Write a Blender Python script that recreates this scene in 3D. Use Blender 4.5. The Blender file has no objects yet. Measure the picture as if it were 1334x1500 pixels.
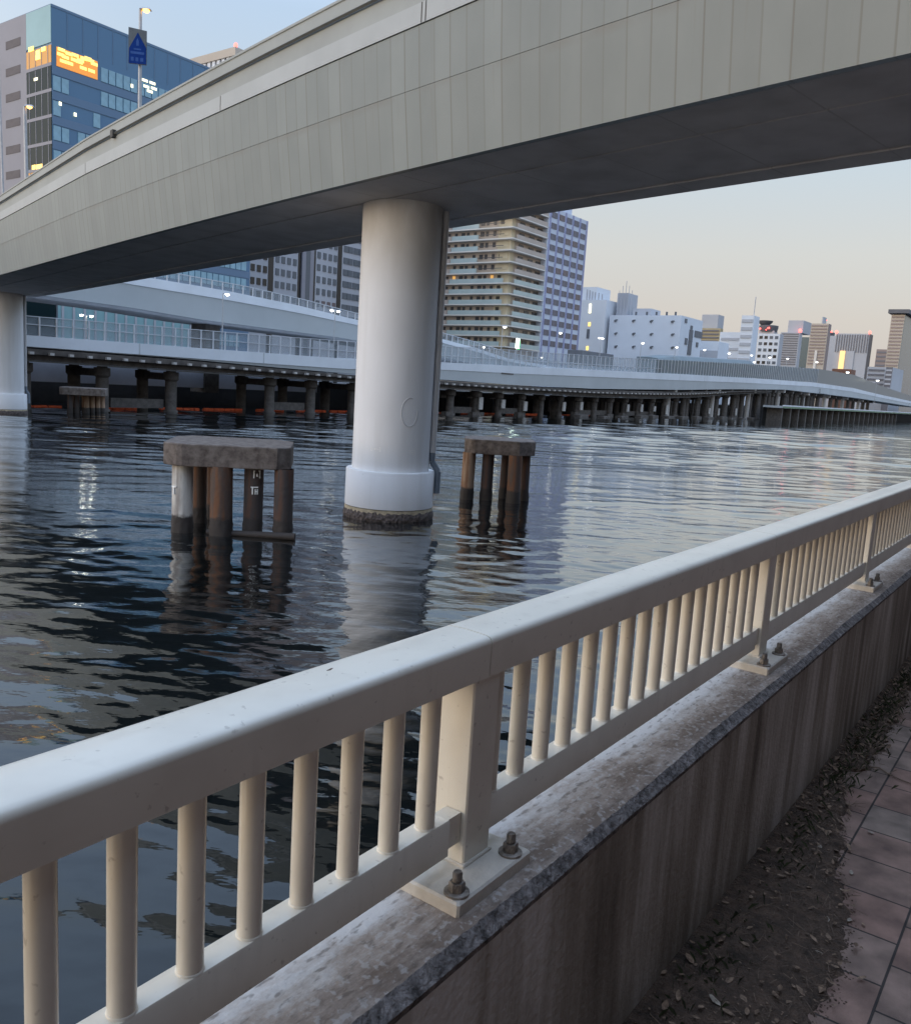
import bpy, bmesh, math, random
import numpy as np
from mathutils import Vector, Matrix
from math import sin, cos, pi, radians, degrees, atan, atan2, sqrt, floor, exp

random.seed(7)
rng = np.random.default_rng(11)
SC = bpy.context.scene
COL = SC.collection

# ------------------------------------------------------------------ camera
# path level is z = 0, eye 1.5 m above it, canal water at z = -2.5
F_PX, IW, IH = 1250.0, 1334.0, 1500.0
ROLL, PITCH = radians(3.55), atan(187.6 / 1250.0)
EYE = Vector((0, 0, 1.5))
FWD = Vector((0, cos(PITCH), -sin(PITCH)))
UP0 = Vector((0, sin(PITCH), cos(PITCH)))
RGT = Vector((cos(ROLL), 0, 0)) + UP0 * sin(ROLL)
UPV = Vector((-sin(ROLL), 0, 0)) + UP0 * cos(ROLL)
cam_d = bpy.data.cameras.new("camera")
cam = bpy.data.objects.new("camera", cam_d)
COL.objects.link(cam)
m3 = Matrix((RGT, UPV, -FWD)).transposed()
cam.matrix_world = Matrix.Translation(EYE) @ m3.to_4x4()
cam_d.sensor_fit = 'VERTICAL'
cam_d.sensor_height = 36.0
cam_d.lens = 36.0 * F_PX / IH
cam_d.clip_start, cam_d.clip_end = 0.05, 8000
SC.camera = cam

# ------------------------------------------------------------------ world and sun (dusk, sun just setting behind the viewer's left)
SUN_AZ, SUN_EL = radians(250.0), radians(5.0)      # compass-style azimuth measured from +Y towards +X
w = bpy.data.worlds.new("World")
SC.world = w
w.use_nodes = True
nt = w.node_tree
nt.nodes.clear()
out = nt.nodes.new('ShaderNodeOutputWorld')
sky = nt.nodes.new('ShaderNodeTexSky')
sky.sky_type = 'NISHITA'
sky.sun_disc = False
sky.sun_elevation = radians(2.0)
sky.sun_rotation = SUN_AZ
sky.air_density, sky.dust_density, sky.ozone_density = 1.0, 1.2, 1.5
bg1 = nt.nodes.new('ShaderNodeBackground')
bg1.inputs['Strength'].default_value = 0.05
nt.links.new(sky.outputs[0], bg1.inputs['Color'])
tc = nt.nodes.new('ShaderNodeTexCoord')
sep = nt.nodes.new('ShaderNodeSeparateXYZ')
nt.links.new(tc.outputs['Generated'], sep.inputs[0])
ramp = nt.nodes.new('ShaderNodeValToRGB')
nt.links.new(sep.outputs['Z'], ramp.inputs['Fac'])
STOPS = [(0.0, (.44, .42, .435)), (.09, (.505, .472, .458)), (.155, (.52, .516, .508)), (.235, (.472, .53, .58)),
         (.36, (.42, .535, .685)), (.55, (.72, .95, 1.32)), (1.0, (1.03, 1.32, 1.85))]
el = ramp.color_ramp.elements
while len(el) < len(STOPS):
    el.new(0.5)
for e, (p, c) in zip(el, STOPS):
    e.position = p
    e.color = (*c, 1)
bg2 = nt.nodes.new('ShaderNodeBackground')
bg2.inputs['Strength'].default_value = 0.95
nt.links.new(ramp.outputs[0], bg2.inputs['Color'])
add = nt.nodes.new('ShaderNodeAddShader')
nt.links.new(bg1.outputs[0], add.inputs[0])
nt.links.new(bg2.outputs[0], add.inputs[1])
# brighter, warmer afterglow on the side where the sun went down
dp = nt.nodes.new('ShaderNodeVectorMath'); dp.operation = 'DOT_PRODUCT'
dp.inputs[1].default_value = (sin(SUN_AZ), cos(SUN_AZ), 0)
nt.links.new(tc.outputs['Generated'], dp.inputs[0])
gl = nt.nodes.new('ShaderNodeMapRange'); gl.interpolation_type = 'SMOOTHSTEP'
gl.inputs[1].default_value, gl.inputs[2].default_value = -.05, .85
nt.links.new(dp.outputs['Value'], gl.inputs[0])
ge_ = nt.nodes.new('ShaderNodeMapRange'); ge_.interpolation_type = 'SMOOTHSTEP'
ge_.inputs[1].default_value, ge_.inputs[2].default_value, ge_.inputs[3].default_value, ge_.inputs[4].default_value = .0, .75, 1, 0
nt.links.new(sep.outputs['Z'], ge_.inputs[0])
gm = nt.nodes.new('ShaderNodeMath'); gm.operation = 'MULTIPLY'
nt.links.new(gl.outputs[0], gm.inputs[0]); nt.links.new(ge_.outputs[0], gm.inputs[1])
gs_ = nt.nodes.new('ShaderNodeMath'); gs_.operation = 'MULTIPLY'; gs_.inputs[1].default_value = 1.08
nt.links.new(gm.outputs[0], gs_.inputs[0])
bg3 = nt.nodes.new('ShaderNodeBackground')
bg3.inputs['Color'].default_value = (1.0, .89, .74, 1)
nt.links.new(gs_.outputs[0], bg3.inputs['Strength'])
add2 = nt.nodes.new('ShaderNodeAddShader')
nt.links.new(add.outputs[0], add2.inputs[0]); nt.links.new(bg3.outputs[0], add2.inputs[1])
nt.links.new(add2.outputs[0], out.inputs['Surface'])

sd = bpy.data.lights.new("sun", 'SUN')
sd.energy = 0.65
sd.angle = radians(35)
sd.color = (1.0, .80, .55)
so = bpy.data.objects.new("sun", sd)
COL.objects.link(so)
to_sun = Vector((sin(SUN_AZ) * cos(SUN_EL), cos(SUN_AZ) * cos(SUN_EL), sin(SUN_EL)))
so.rotation_euler = (-to_sun).to_track_quat('-Z', 'Y').to_euler()

vs = SC.view_settings
vs.view_transform = 'Standard'
try:
    vs.look = 'None'
except Exception:
    pass
vs.exposure, vs.gamma, vs.use_curve_mapping = 0.30, 1.0, False
SC.render.engine = 'CYCLES'
SC.cycles.use_denoising = True
SC.cycles.max_bounces = 7
SC.cycles.transparent_max_bounces = 16
SC.cycles.caustics_reflective = False
SC.cycles.caustics_refractive = False
SC.cycles.sample_clamp_indirect = 4.0

# ------------------------------------------------------------------ frames: U runs along the canal, N points to the land side
UD = Vector((0.588, 0.809, 0)).normalized()
ND = Vector((0.809, -0.588, 0)).normalized()


def W(u, n, z=0.0):
    return UD * u + ND * n + Vector((0, 0, z))


def ray(x, y):
    return FWD + RGT * ((x - IW / 2) / F_PX) - UPV * ((y - IH / 2) / F_PX)


def on_n(x, y, n):            # measured sight line met with the upright plane N = n -> (u, z)
    d = ray(x, y)
    t = (n - EYE.dot(ND)) / d.dot(ND)
    p = EYE + d * t
    return p.dot(UD), p.z


def on_u(x, y, u):            # ... with the upright plane U = u -> (n, z)
    d = ray(x, y)
    t = (u - EYE.dot(UD)) / d.dot(UD)
    p = EYE + d * t
    return p.dot(ND), p.z


def lerp_tab(tab, x):
    if x <= tab[0][0]:
        return tab[0][1]
    for (a, b), (c, d) in zip(tab, tab[1:]):
        if x <= c:
            return b + (d - b) * (x - a) / (c - a)
    return tab[-1][1]


# ------------------------------------------------------------------ materials
def newmat(name):
    m = bpy.data.materials.new(name)
    m.use_nodes = True
    return m, m.node_tree, m.node_tree.nodes['Principled BSDF']


def mat(name, col, rough=.6, var=.12, scale=3.0, bump=0.0, bscale=40.0, metal=0.0, spec=.5, col2=None, coat=0.0, stretch=(1, 1, 1)):
    """surface with two scales of tone variation and fine bump"""
    m, t, b = newmat(name)
    L = t.links.new
    tc = t.nodes.new('ShaderNodeTexCoord')
    mp = t.nodes.new('ShaderNodeMapping')
    mp.inputs['Scale'].default_value = stretch
    L(tc.outputs['Object'], mp.inputs['Vector'])
    n1 = t.nodes.new('ShaderNodeTexNoise')
    n1.inputs['Scale'].default_value = scale
    n1.inputs['Detail'].default_value = 6
    n1.inputs['Roughness'].default_value = .65
    L(mp.outputs[0], n1.inputs['Vector'])
    r = t.nodes.new('ShaderNodeValToRGB')
    c2 = col2 or tuple(c * (1 - var * 2) for c in col)
    r.color_ramp.elements[0].position, r.color_ramp.elements[1].position = .32, .68
    r.color_ramp.elements[0].color = (*c2, 1)
    r.color_ramp.elements[1].color = (*[min(1, c * (1 + var * .5)) for c in col], 1)
    L(n1.outputs['Fac'], r.inputs['Fac'])
    L(r.outputs[0], b.inputs['Base Color'])
    b.inputs['Roughness'].default_value = rough
    b.inputs['Metallic'].default_value = metal
    b.inputs['Specular IOR Level'].default_value = spec
    b.inputs['Coat Weight'].default_value = coat
    if bump:
        n2 = t.nodes.new('ShaderNodeTexNoise')
        n2.inputs['Scale'].default_value = bscale
        n2.inputs['Detail'].default_value = 5
        L(mp.outputs[0], n2.inputs['Vector'])
        bp = t.nodes.new('ShaderNodeBump')
        bp.inputs['Strength'].default_value = bump
        bp.inputs['Distance'].default_value = .02
        L(n2.outputs['Fac'], bp.inputs['Height'])
        L(bp.outputs[0], b.inputs['Normal'])
    return m


def emit(name, col, s):
    m, t, b = newmat(name)
    b.inputs['Base Color'].default_value = (*[min(1, c) for c in col], 1)
    b.inputs['Emission Color'].default_value = (*col, 1)
    b.inputs['Emission Strength'].default_value = s
    return m


def glassy(name, col, rough=.12, spec=.6):
    m, t, b = newmat(name)
    b.inputs['Base Color'].default_value = (*col, 1)
    b.inputs['Roughness'].default_value = rough
    b.inputs['Specular IOR Level'].default_value = spec
    return m


def see_through(name, col, alpha):
    m, t, b = newmat(name)
    b.inputs['Base Color'].default_value = (*col, 1)
    b.inputs['Roughness'].default_value = .35
    b.inputs['Alpha'].default_value = alpha
    return m


M = {}
M['rail'] = mat('cream_paint', (.74, .70, .63), .26, .05, 2.5, .03, 60, coat=.25)
M['galv'] = mat('weathered_zinc', (.30, .27, .24), .45, .3, 30, .3, 120, metal=.6)
def rail_mat():
    m, t, b = newmat('cream_rail_paint')
    L = t.links.new
    ge = t.nodes.new('ShaderNodeNewGeometry')
    def noise(scale, detail, lo, hi, amt, st=(1, 1, 1)):
        mp = t.nodes.new('ShaderNodeMapping'); mp.inputs['Scale'].default_value = st
        L(ge.outputs['Position'], mp.inputs['Vector'])
        n = t.nodes.new('ShaderNodeTexNoise'); n.inputs['Scale'].default_value = scale; n.inputs['Detail'].default_value = detail
        L(mp.outputs[0], n.inputs['Vector'])
        r = t.nodes.new('ShaderNodeMapRange'); r.inputs[1].default_value, r.inputs[2].default_value, r.inputs[4].default_value = lo, hi, amt
        L(n.outputs['Fac'], r.inputs[0])
        return r.outputs[0]
    a = noise(7, 6, .45, .75, .22)
    c = noise(60, 3, .66, .74, .55)
    d = noise(24, 5, .56, .78, .22, (1, 1, .12))
    mx1 = t.nodes.new('ShaderNodeMath'); mx1.operation = 'MAXIMUM'; L(a, mx1.inputs[0]); L(c, mx1.inputs[1])
    mx2 = t.nodes.new('ShaderNodeMath'); mx2.operation = 'MAXIMUM'; L(mx1.outputs[0], mx2.inputs[0]); L(d, mx2.inputs[1])
    mx = t.nodes.new('ShaderNodeMix'); mx.data_type = 'RGBA'
    mx.inputs[6].default_value = (.79, .745, .645, 1); mx.inputs[7].default_value = (.36, .31, .25, 1)
    L(mx2.outputs[0], mx.inputs[0]); L(mx.outputs[2], b.inputs['Base Color'])
    b.inputs['Roughness'].default_value = .3
    b.inputs['Coat Weight'].default_value = .2
    n3 = t.nodes.new('ShaderNodeTexNoise'); n3.inputs['Scale'].default_value = 45; n3.inputs['Detail'].default_value = 3
    L(ge.outputs['Position'], n3.inputs['Vector'])
    bp = t.nodes.new('ShaderNodeBump'); bp.inputs['Strength'].default_value = .06; bp.inputs['Distance'].default_value = .004
    L(n3.outputs['Fac'], bp.inputs['Height']); L(bp.outputs[0], b.inputs['Normal'])
    return m


M['rail'] = rail_mat()
M['plate'] = mat('cream_plate_paint', (.66, .62, .55), .45, .14, 9, .1, 70)
M['pillar'] = mat('pale_pillar_paint', (.61, .61, .62), .5, .06, .6, .02, 20, stretch=(1, 1, .25))
M['pipe'] = mat('grey_pipe_paint', (.52, .53, .55), .45, .06, 1)
M['elbow'] = mat('blue_grey_plastic', (.16, .20, .25), .5, .1, 3)
M['rustline'] = mat('tide_stain', (.55, .47, .33), .8, .2, 6, .2, 30)
M['barnacle'] = mat('barnacle_crust', (.17, .14, .13), .9, .35, 14, 1.0, 45, col2=(.035, .03, .03))
M['conc_dark'] = mat('old_concrete', (.17, .155, .15), .9, .28, 4, .4, 30)
M['conc_cap'] = mat('weathered_cap_concrete', (.20, .172, .155), .95, .3, 5, .35, 40, col2=(.085, .068, .06))
M['pier'] = mat('pier_concrete', (.125, .112, .103), .9, .25, 2.0, .3, 12)
M['soffit'] = mat('underside_steel_paint', (.60, .60, .63), .75, .08, .6)
M['white_deck'] = mat('pale_blue_parapet', (.68, .72, .77), .55, .06, .25)
M['grey_deck'] = mat('grey_girder_paint', (.45, .48, .495), .6, .06, .12)
M['dark_steel'] = mat('dark_steel', (.06, .055, .05), .7, .2, 2)
M['low_edge'] = mat('sooty_concrete_edge', (.13, .115, .105), .9, .3, 1.2, .3, 8)
M['tunnel'] = mat('tunnel_shell_paint', (.17, .21, .23), .7, .08, .3)
M['conduit'] = mat('grey_conduit', (.15, .155, .145), .6, .12, 2)
M['bracket'] = mat('pale_bracket', (.50, .48, .46), .6, .15, 6)
M['fence_post'] = mat('pale_fence_metal', (.55, .58, .62), .5, .08, 2)
M['fence_panel'] = see_through('clear_noise_panel', (.33, .38, .42), .27)
M['fence_solid'] = see_through('smoky_noise_panel', (.13, .17, .19), .93)
M['bank_wall'] = mat('pale_bank_wall', (.66, .70, .80), .8, .1, .3)  # even pale blue-grey for the beam behind the piers
M['black'] = mat('underdeck_shade_black', (.02, .02, .022), .9, .2, 1)  # near-black: shade under the decks put into the colour
M['ground_far'] = mat('bank_ground', (.10, .10, .10), .9, .2, .1)
M['pole'] = mat('galvanised_pole', (.42, .43, .45), .4, .1, 4, metal=.2)
M['pole_dark'] = mat('dark_pole', (.05, .055, .06), .5, .1, 4)
M['lens_w'] = emit('white_lamp_glow', (1.0, .97, .80), 26)
M['lens_f'] = emit('far_lamp_glow', (1.0, .97, .84), 6)
M['lens_o'] = emit('orange_lamp_glow', (1.0, .48, .10), 5)
M['red'] = emit('red_beacon_glow', (1.0, .10, .08), 4)
M['boom'] = mat('orange_float', (.85, .13, .035), .6, .2, 3)
M['leaf'] = mat('dry_leaf', (.27, .185, .125), .85, .42, 60, col2=(.07, .045, .032))
M['leaf_pale'] = mat('pale_dry_leaf', (.42, .36, .29), .8, .3, 25)
M['grass'] = mat('sparse_grass', (.05, .065, .025), .8, .3, 12)
M['twig'] = mat('dry_twig', (.20, .14, .10), .85, .3, 15)
M['sign_board'] = mat('grey_sign_back', (.10, .12, .14), .8, .1, 3, spec=.1)
M['sign_blue'] = mat('blue_sign_face', (.005, .03, .17), .85, .1, 3, spec=.08)
M['sign_mark'] = mat('pale_sign_mark', (.035, .085, .27), .85, .1, 3, spec=.08)
M['mark'] = mat('white_paint_mark', (.92, .92, .90), .7, .1, 9)


def pile_mat(name, body, streak):
    """steel pile: rust streaks running down, dark wet growth towards the water"""
    m, t, b = newmat(name)
    L = t.links.new
    tc = t.nodes.new('ShaderNodeTexCoord')
    mp = t.nodes.new('ShaderNodeMapping')
    mp.inputs['Scale'].default_value = (5, 5, .6)
    L(tc.outputs['Object'], mp.inputs['Vector'])
    n = t.nodes.new('ShaderNodeTexNoise')
    n.inputs['Scale'].default_value = 1.3
    n.inputs['Detail'].default_value = 7
    L(mp.outputs[0], n.inputs['Vector'])
    r = t.nodes.new('ShaderNodeValToRGB')
    r.color_ramp.elements[0].position, r.color_ramp.elements[1].position = .42, .58
    r.color_ramp.elements[0].color = (*streak, 1)
    r.color_ramp.elements[1].color = (*body, 1)
    L(n.outputs['Fac'], r.inputs['Fac'])
    # tide mark: a real stain at a fixed height on the pile
    ge = t.nodes.new('ShaderNodeNewGeometry')
    sp = t.nodes.new('ShaderNodeSeparateXYZ')
    L(ge.outputs['Position'], sp.inputs[0])
    n2 = t.nodes.new('ShaderNodeTexNoise')
    n2.inputs['Scale'].default_value = 9
    L(tc.outputs['Object'], n2.inputs['Vector'])
    ad = t.nodes.new('ShaderNodeMath')
    ad.operation = 'MULTIPLY_ADD'
    ad.inputs[1].default_value = -.16
    L(n2.outputs['Fac'], ad.inputs[0])
    L(sp.outputs['Z'], ad.inputs[2])
    r2 = t.nodes.new('ShaderNodeMapRange')
    r2.inputs[1].default_value, r2.inputs[2].default_value = -2.20, -2.12
    L(ad.outputs[0], r2.inputs[0])
    mx = t.nodes.new('ShaderNodeMix')
    mx.data_type = 'RGBA'
    mx.inputs[6].default_value = (.045, .038, .035, 1)
    L(r2.outputs[0], mx.inputs[0])
    L(r.outputs[0], mx.inputs[7])
    L(mx.outputs[2], b.inputs['Base Color'])
    b.inputs['Roughness'].default_value = .8
    bp = t.nodes.new('ShaderNodeBump')
    bp.inputs['Strength'].default_value = .5
    bp.inputs['Distance'].default_value = .03
    L(n2.outputs['Fac'], bp.inputs['Height'])
    L(bp.outputs[0], b.inputs['Normal'])
    return m


M['pile_rust'] = pile_mat('rusty_pile_steel', (.095, .068, .056), (.155, .072, .038))
M['pile_dark'] = pile_mat('dark_pile_steel', (.06, .05, .048), (.10, .055, .04))
M['pile_white'] = pile_mat('painted_pile_steel', (.62, .60, .56), (.36, .33, .31))
M['pile_tan'] = pile_mat('tan_pile_steel', (.36, .25, .17), (.22, .12, .07))


def deck_panel_mat():
    """painted girder cladding: hairline joints every half metre along the deck, run-off streaks (UV: metres along, metres up)"""
    m, t, b = newmat('girder_cladding_paint')
    L = t.links.new
    uv = t.nodes.new('ShaderNodeUVMap')
    sp = t.nodes.new('ShaderNodeSeparateXYZ')
    L(uv.outputs[0], sp.inputs[0])
    dv = t.nodes.new('ShaderNodeMath'); dv.operation = 'DIVIDE'; dv.inputs[1].default_value = .505
    L(sp.outputs['X'], dv.inputs[0])
    fr = t.nodes.new('ShaderNodeMath'); fr.operation = 'FRACT'
    L(dv.outputs[0], fr.inputs[0])
    fl = t.nodes.new('ShaderNodeMath'); fl.operation = 'FLOOR'
    L(dv.outputs[0], fl.inputs[0])
    wn = t.nodes.new('ShaderNodeTexWhiteNoise'); wn.noise_dimensions = '1D'
    L(fl.outputs[0], wn.inputs['W'])
    lt = t.nodes.new('ShaderNodeMapRange')
    lt.inputs[1].default_value, lt.inputs[2].default_value, lt.inputs[3].default_value, lt.inputs[4].default_value =   .05, .085, 1, 0
    L(fr.outputs[0], lt.inputs[0])
    amt = t.nodes.new('ShaderNodeMapRange')
    amt.inputs[1].default_value, amt.inputs[2].default_value, amt.inputs[3].default_value, amt.inputs[4].default_value = 0, 1, .30, .85
    L(wn.outputs['Value'], amt.inputs[0])
    line = t.nodes.new('ShaderNodeMath'); line.operation = 'MULTIPLY'
    L(lt.outputs[0], line.inputs[0]); L(amt.outputs[0], line.inputs[1])
    # streaks
    mp = t.nodes.new('ShaderNodeMapping'); mp.inputs['Scale'].default_value = (.9, .5, 1)
    L(uv.outputs[0], mp.inputs['Vector'])
    n = t.nodes.new('ShaderNodeTexNoise'); n.inputs['Scale'].default_value = 1.2; n.inputs['Detail'].default_value = 6
    L(mp.outputs[0], n.inputs['Vector'])
    r = t.nodes.new('ShaderNodeValToRGB')
    r.color_ramp.elements[0].position, r.color_ramp.elements[1].position = .3, .7
    r.color_ramp.elements[0].color = (.192, .220, .220, 1)
    r.color_ramp.elements[1].color = (.220, .248, .247, 1)
    L(n.outputs['Fac'], r.inputs['Fac'])
    # per-panel tone
    hs = t.nodes.new('ShaderNodeHueSaturation')
    vr = t.nodes.new('ShaderNodeMapRange')
    vr.inputs[3].default_value, vr.inputs[4].default_value = .93, 1.045
    L(wn.outputs['Value'], vr.inputs[0]); L(vr.outputs[0], hs.inputs['Value'])
    L(r.outputs[0], hs.inputs['Color'])
    mx = t.nodes.new('ShaderNodeMix'); mx.data_type = 'RGBA'
    L(line.outputs[0], mx.inputs[0]); L(hs.outputs[0], mx.inputs[6])
    mx.inputs[7].default_value = (.13, .125, .115, 1)
    # grime along the lap between the two cladding rows, in irregular clouds
    gb = t.nodes.new('ShaderNodeMapRange'); gb.inputs[1].default_value, gb.inputs[2].default_value = 1.44, 1.63
    L(sp.outputs['Y'], gb.inputs[0])
    ng = t.nodes.new('ShaderNodeTexNoise'); ng.inputs['Scale'].default_value = 1.1; ng.inputs['Detail'].default_value = 7
    L(uv.outputs[0], ng.inputs['Vector'])
    gr_ = t.nodes.new('ShaderNodeMapRange'); gr_.inputs[1].default_value, gr_.inputs[2].default_value, gr_.inputs[4].default_value = .38, .7, .75
    L(ng.outputs['Fac'], gr_.inputs[0])
    gm2 = t.nodes.new('ShaderNodeMath'); gm2.operation = 'MULTIPLY'
    L(gb.outputs[0], gm2.inputs[0]); L(gr_.outputs[0], gm2.inputs[1])
    # thin run-off streaks
    mp3 = t.nodes.new('ShaderNodeMapping'); mp3.inputs['Scale'].default_value = (7, .45, 1)
    L(uv.outputs[0], mp3.inputs['Vector'])
    n5 = t.nodes.new('ShaderNodeTexNoise'); n5.inputs['Scale'].default_value = 1; n5.inputs['Detail'].default_value = 4
    L(mp3.outputs[0], n5.inputs['Vector'])
    s5 = t.nodes.new('ShaderNodeMapRange'); s5.inputs[1].default_value, s5.inputs[2].default_value, s5.inputs[4].default_value = .60, .78, .30
    L(n5.outputs['Fac'], s5.inputs[0])
    mxx = t.nodes.new('ShaderNodeMath'); mxx.operation = 'MAXIMUM'
    L(gm2.outputs[0], mxx.inputs[0]); L(s5.outputs[0], mxx.inputs[1])
    m2 = t.nodes.new('ShaderNodeMix'); m2.data_type = 'RGBA'; m2.inputs[7].default_value = (.17, .165, .15, 1)
    L(mxx.outputs[0], m2.inputs[0]); L(mx.outputs[2], m2.inputs[6])
    L(m2.outputs[2], b.inputs['Base Color'])
    b.inputs['Roughness'].default_value = .5
    return m


M['panel'] = deck_panel_mat()


def pillar_mat():
    """matt off-white paint: faint vertical run-off, scuffs, patchy darkening towards the top"""
    m, t, b = newmat('offwhite_pillar_paint')
    L = t.links.new
    ge = t.nodes.new('ShaderNodeNewGeometry')
    sp = t.nodes.new('ShaderNodeSeparateXYZ'); L(ge.outputs['Position'], sp.inputs[0])
    def noise(scale, detail, st):
        mp = t.nodes.new('ShaderNodeMapping'); mp.inputs['Scale'].default_value = st
        L(ge.outputs['Position'], mp.inputs['Vector'])
        n = t.nodes.new('ShaderNodeTexNoise'); n.inputs['Scale'].default_value = scale; n.inputs['Detail'].default_value = detail
        L(mp.outputs[0], n.inputs['Vector'])
        return n.outputs['Fac']
    def rng_(x, a, b_, c, d):
        r = t.nodes.new('ShaderNodeMapRange')
        for i_, v in zip((1, 2, 3, 4), (a, b_, c, d)): r.inputs[i_].default_value = v
        L(x, r.inputs[0]); return r.outputs[0]
    def op(o, x, y):
        q = t.nodes.new('ShaderNodeMath'); q.operation = o; L(x, q.inputs[0]); L(y, q.inputs[1]); return q.outputs[0]
    streak = rng_(noise(2.6, 6, (1, 1, .09)), .48, .80, 0, .20)
    cloud = rng_(noise(.9, 5, (1, 1, .6)), .45, .8, 0, .10)
    scuff = rng_(noise(11, 4, (1, 1, .7)), .70, .76, 0, .22)
    top_dark = op('MULTIPLY', rng_(sp.outputs['Z'], 3.6, 6.3, 0, .62), rng_(noise(1.3, 5, (1, 1, .4)), .30, .66, .25, 1))  # patchy darkening that grows towards the pillar top
    foul = op('MAXIMUM', op('MAXIMUM', streak, cloud), op('MAXIMUM', scuff, top_dark))
    mx = t.nodes.new('ShaderNodeMix'); mx.data_type = 'RGBA'
    mx.inputs[6].default_value = (.76, .775, .80, 1); mx.inputs[7].default_value = (.30, .27, .22, 1)
    L(foul, mx.inputs[0]); L(mx.outputs[2], b.inputs['Base Color'])
    b.inputs['Roughness'].default_value = .7
    b.inputs['Specular IOR Level'].default_value = .25
    return m


M['pillar'] = pillar_mat()


def soffit_mat():
    """underside plates: joints across the deck every 2.4 m, water stains (UV in metres)"""
    m, t, b = newmat('underside_plate_paint')
    L = t.links.new
    uv = t.nodes.new('ShaderNodeUVMap')
    sp = t.nodes.new('ShaderNodeSeparateXYZ'); L(uv.outputs[0], sp.inputs[0])
    dv = t.nodes.new('ShaderNodeMath'); dv.operation = 'DIVIDE'; dv.inputs[1].default_value = 2.4
    L(sp.outputs['X'], dv.inputs[0])
    fr = t.nodes.new('ShaderNodeMath'); fr.operation = 'FRACT'; L(dv.outputs[0], fr.inputs[0])
    lt = t.nodes.new('ShaderNodeMapRange')
    for i_, v in zip((1, 2, 3, 4), (.012, .024, .35, 0)): lt.inputs[i_].default_value = v
    L(fr.outputs[0], lt.inputs[0])
    n = t.nodes.new('ShaderNodeTexNoise'); n.inputs['Scale'].default_value = .8; n.inputs['Detail'].default_value = 7
    L(uv.outputs[0], n.inputs['Vector'])
    r = t.nodes.new('ShaderNodeMapRange')
    for i_, v in zip((1, 2, 3, 4), (.42, .75, 0, .4)): r.inputs[i_].default_value = v
    L(n.outputs['Fac'], r.inputs[0])
    mm = t.nodes.new('ShaderNodeMath'); mm.operation = 'MAXIMUM'
    L(lt.outputs[0], mm.inputs[0]); L(r.outputs[0], mm.inputs[1])
    mx = t.nodes.new('ShaderNodeMix'); mx.data_type = 'RGBA'
    mx.inputs[6].default_value = (.66, .66, .69, 1); mx.inputs[7].default_value = (.22, .21, .21, 1)
    L(mm.outputs[0], mx.inputs[0]); L(mx.outputs[2], b.inputs['Base Color'])
    b.inputs['Roughness'].default_value = .7
    return m


M['soffit_plate'] = soffit_mat()
M['fascia'] = mat('pale_fascia_paint', (.40, .425, .43), .5, .06, .4)
M['parapet'] = mat('parapet_paint', (.32, .34, .33), .55, .06, .5, .05, 10)


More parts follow.
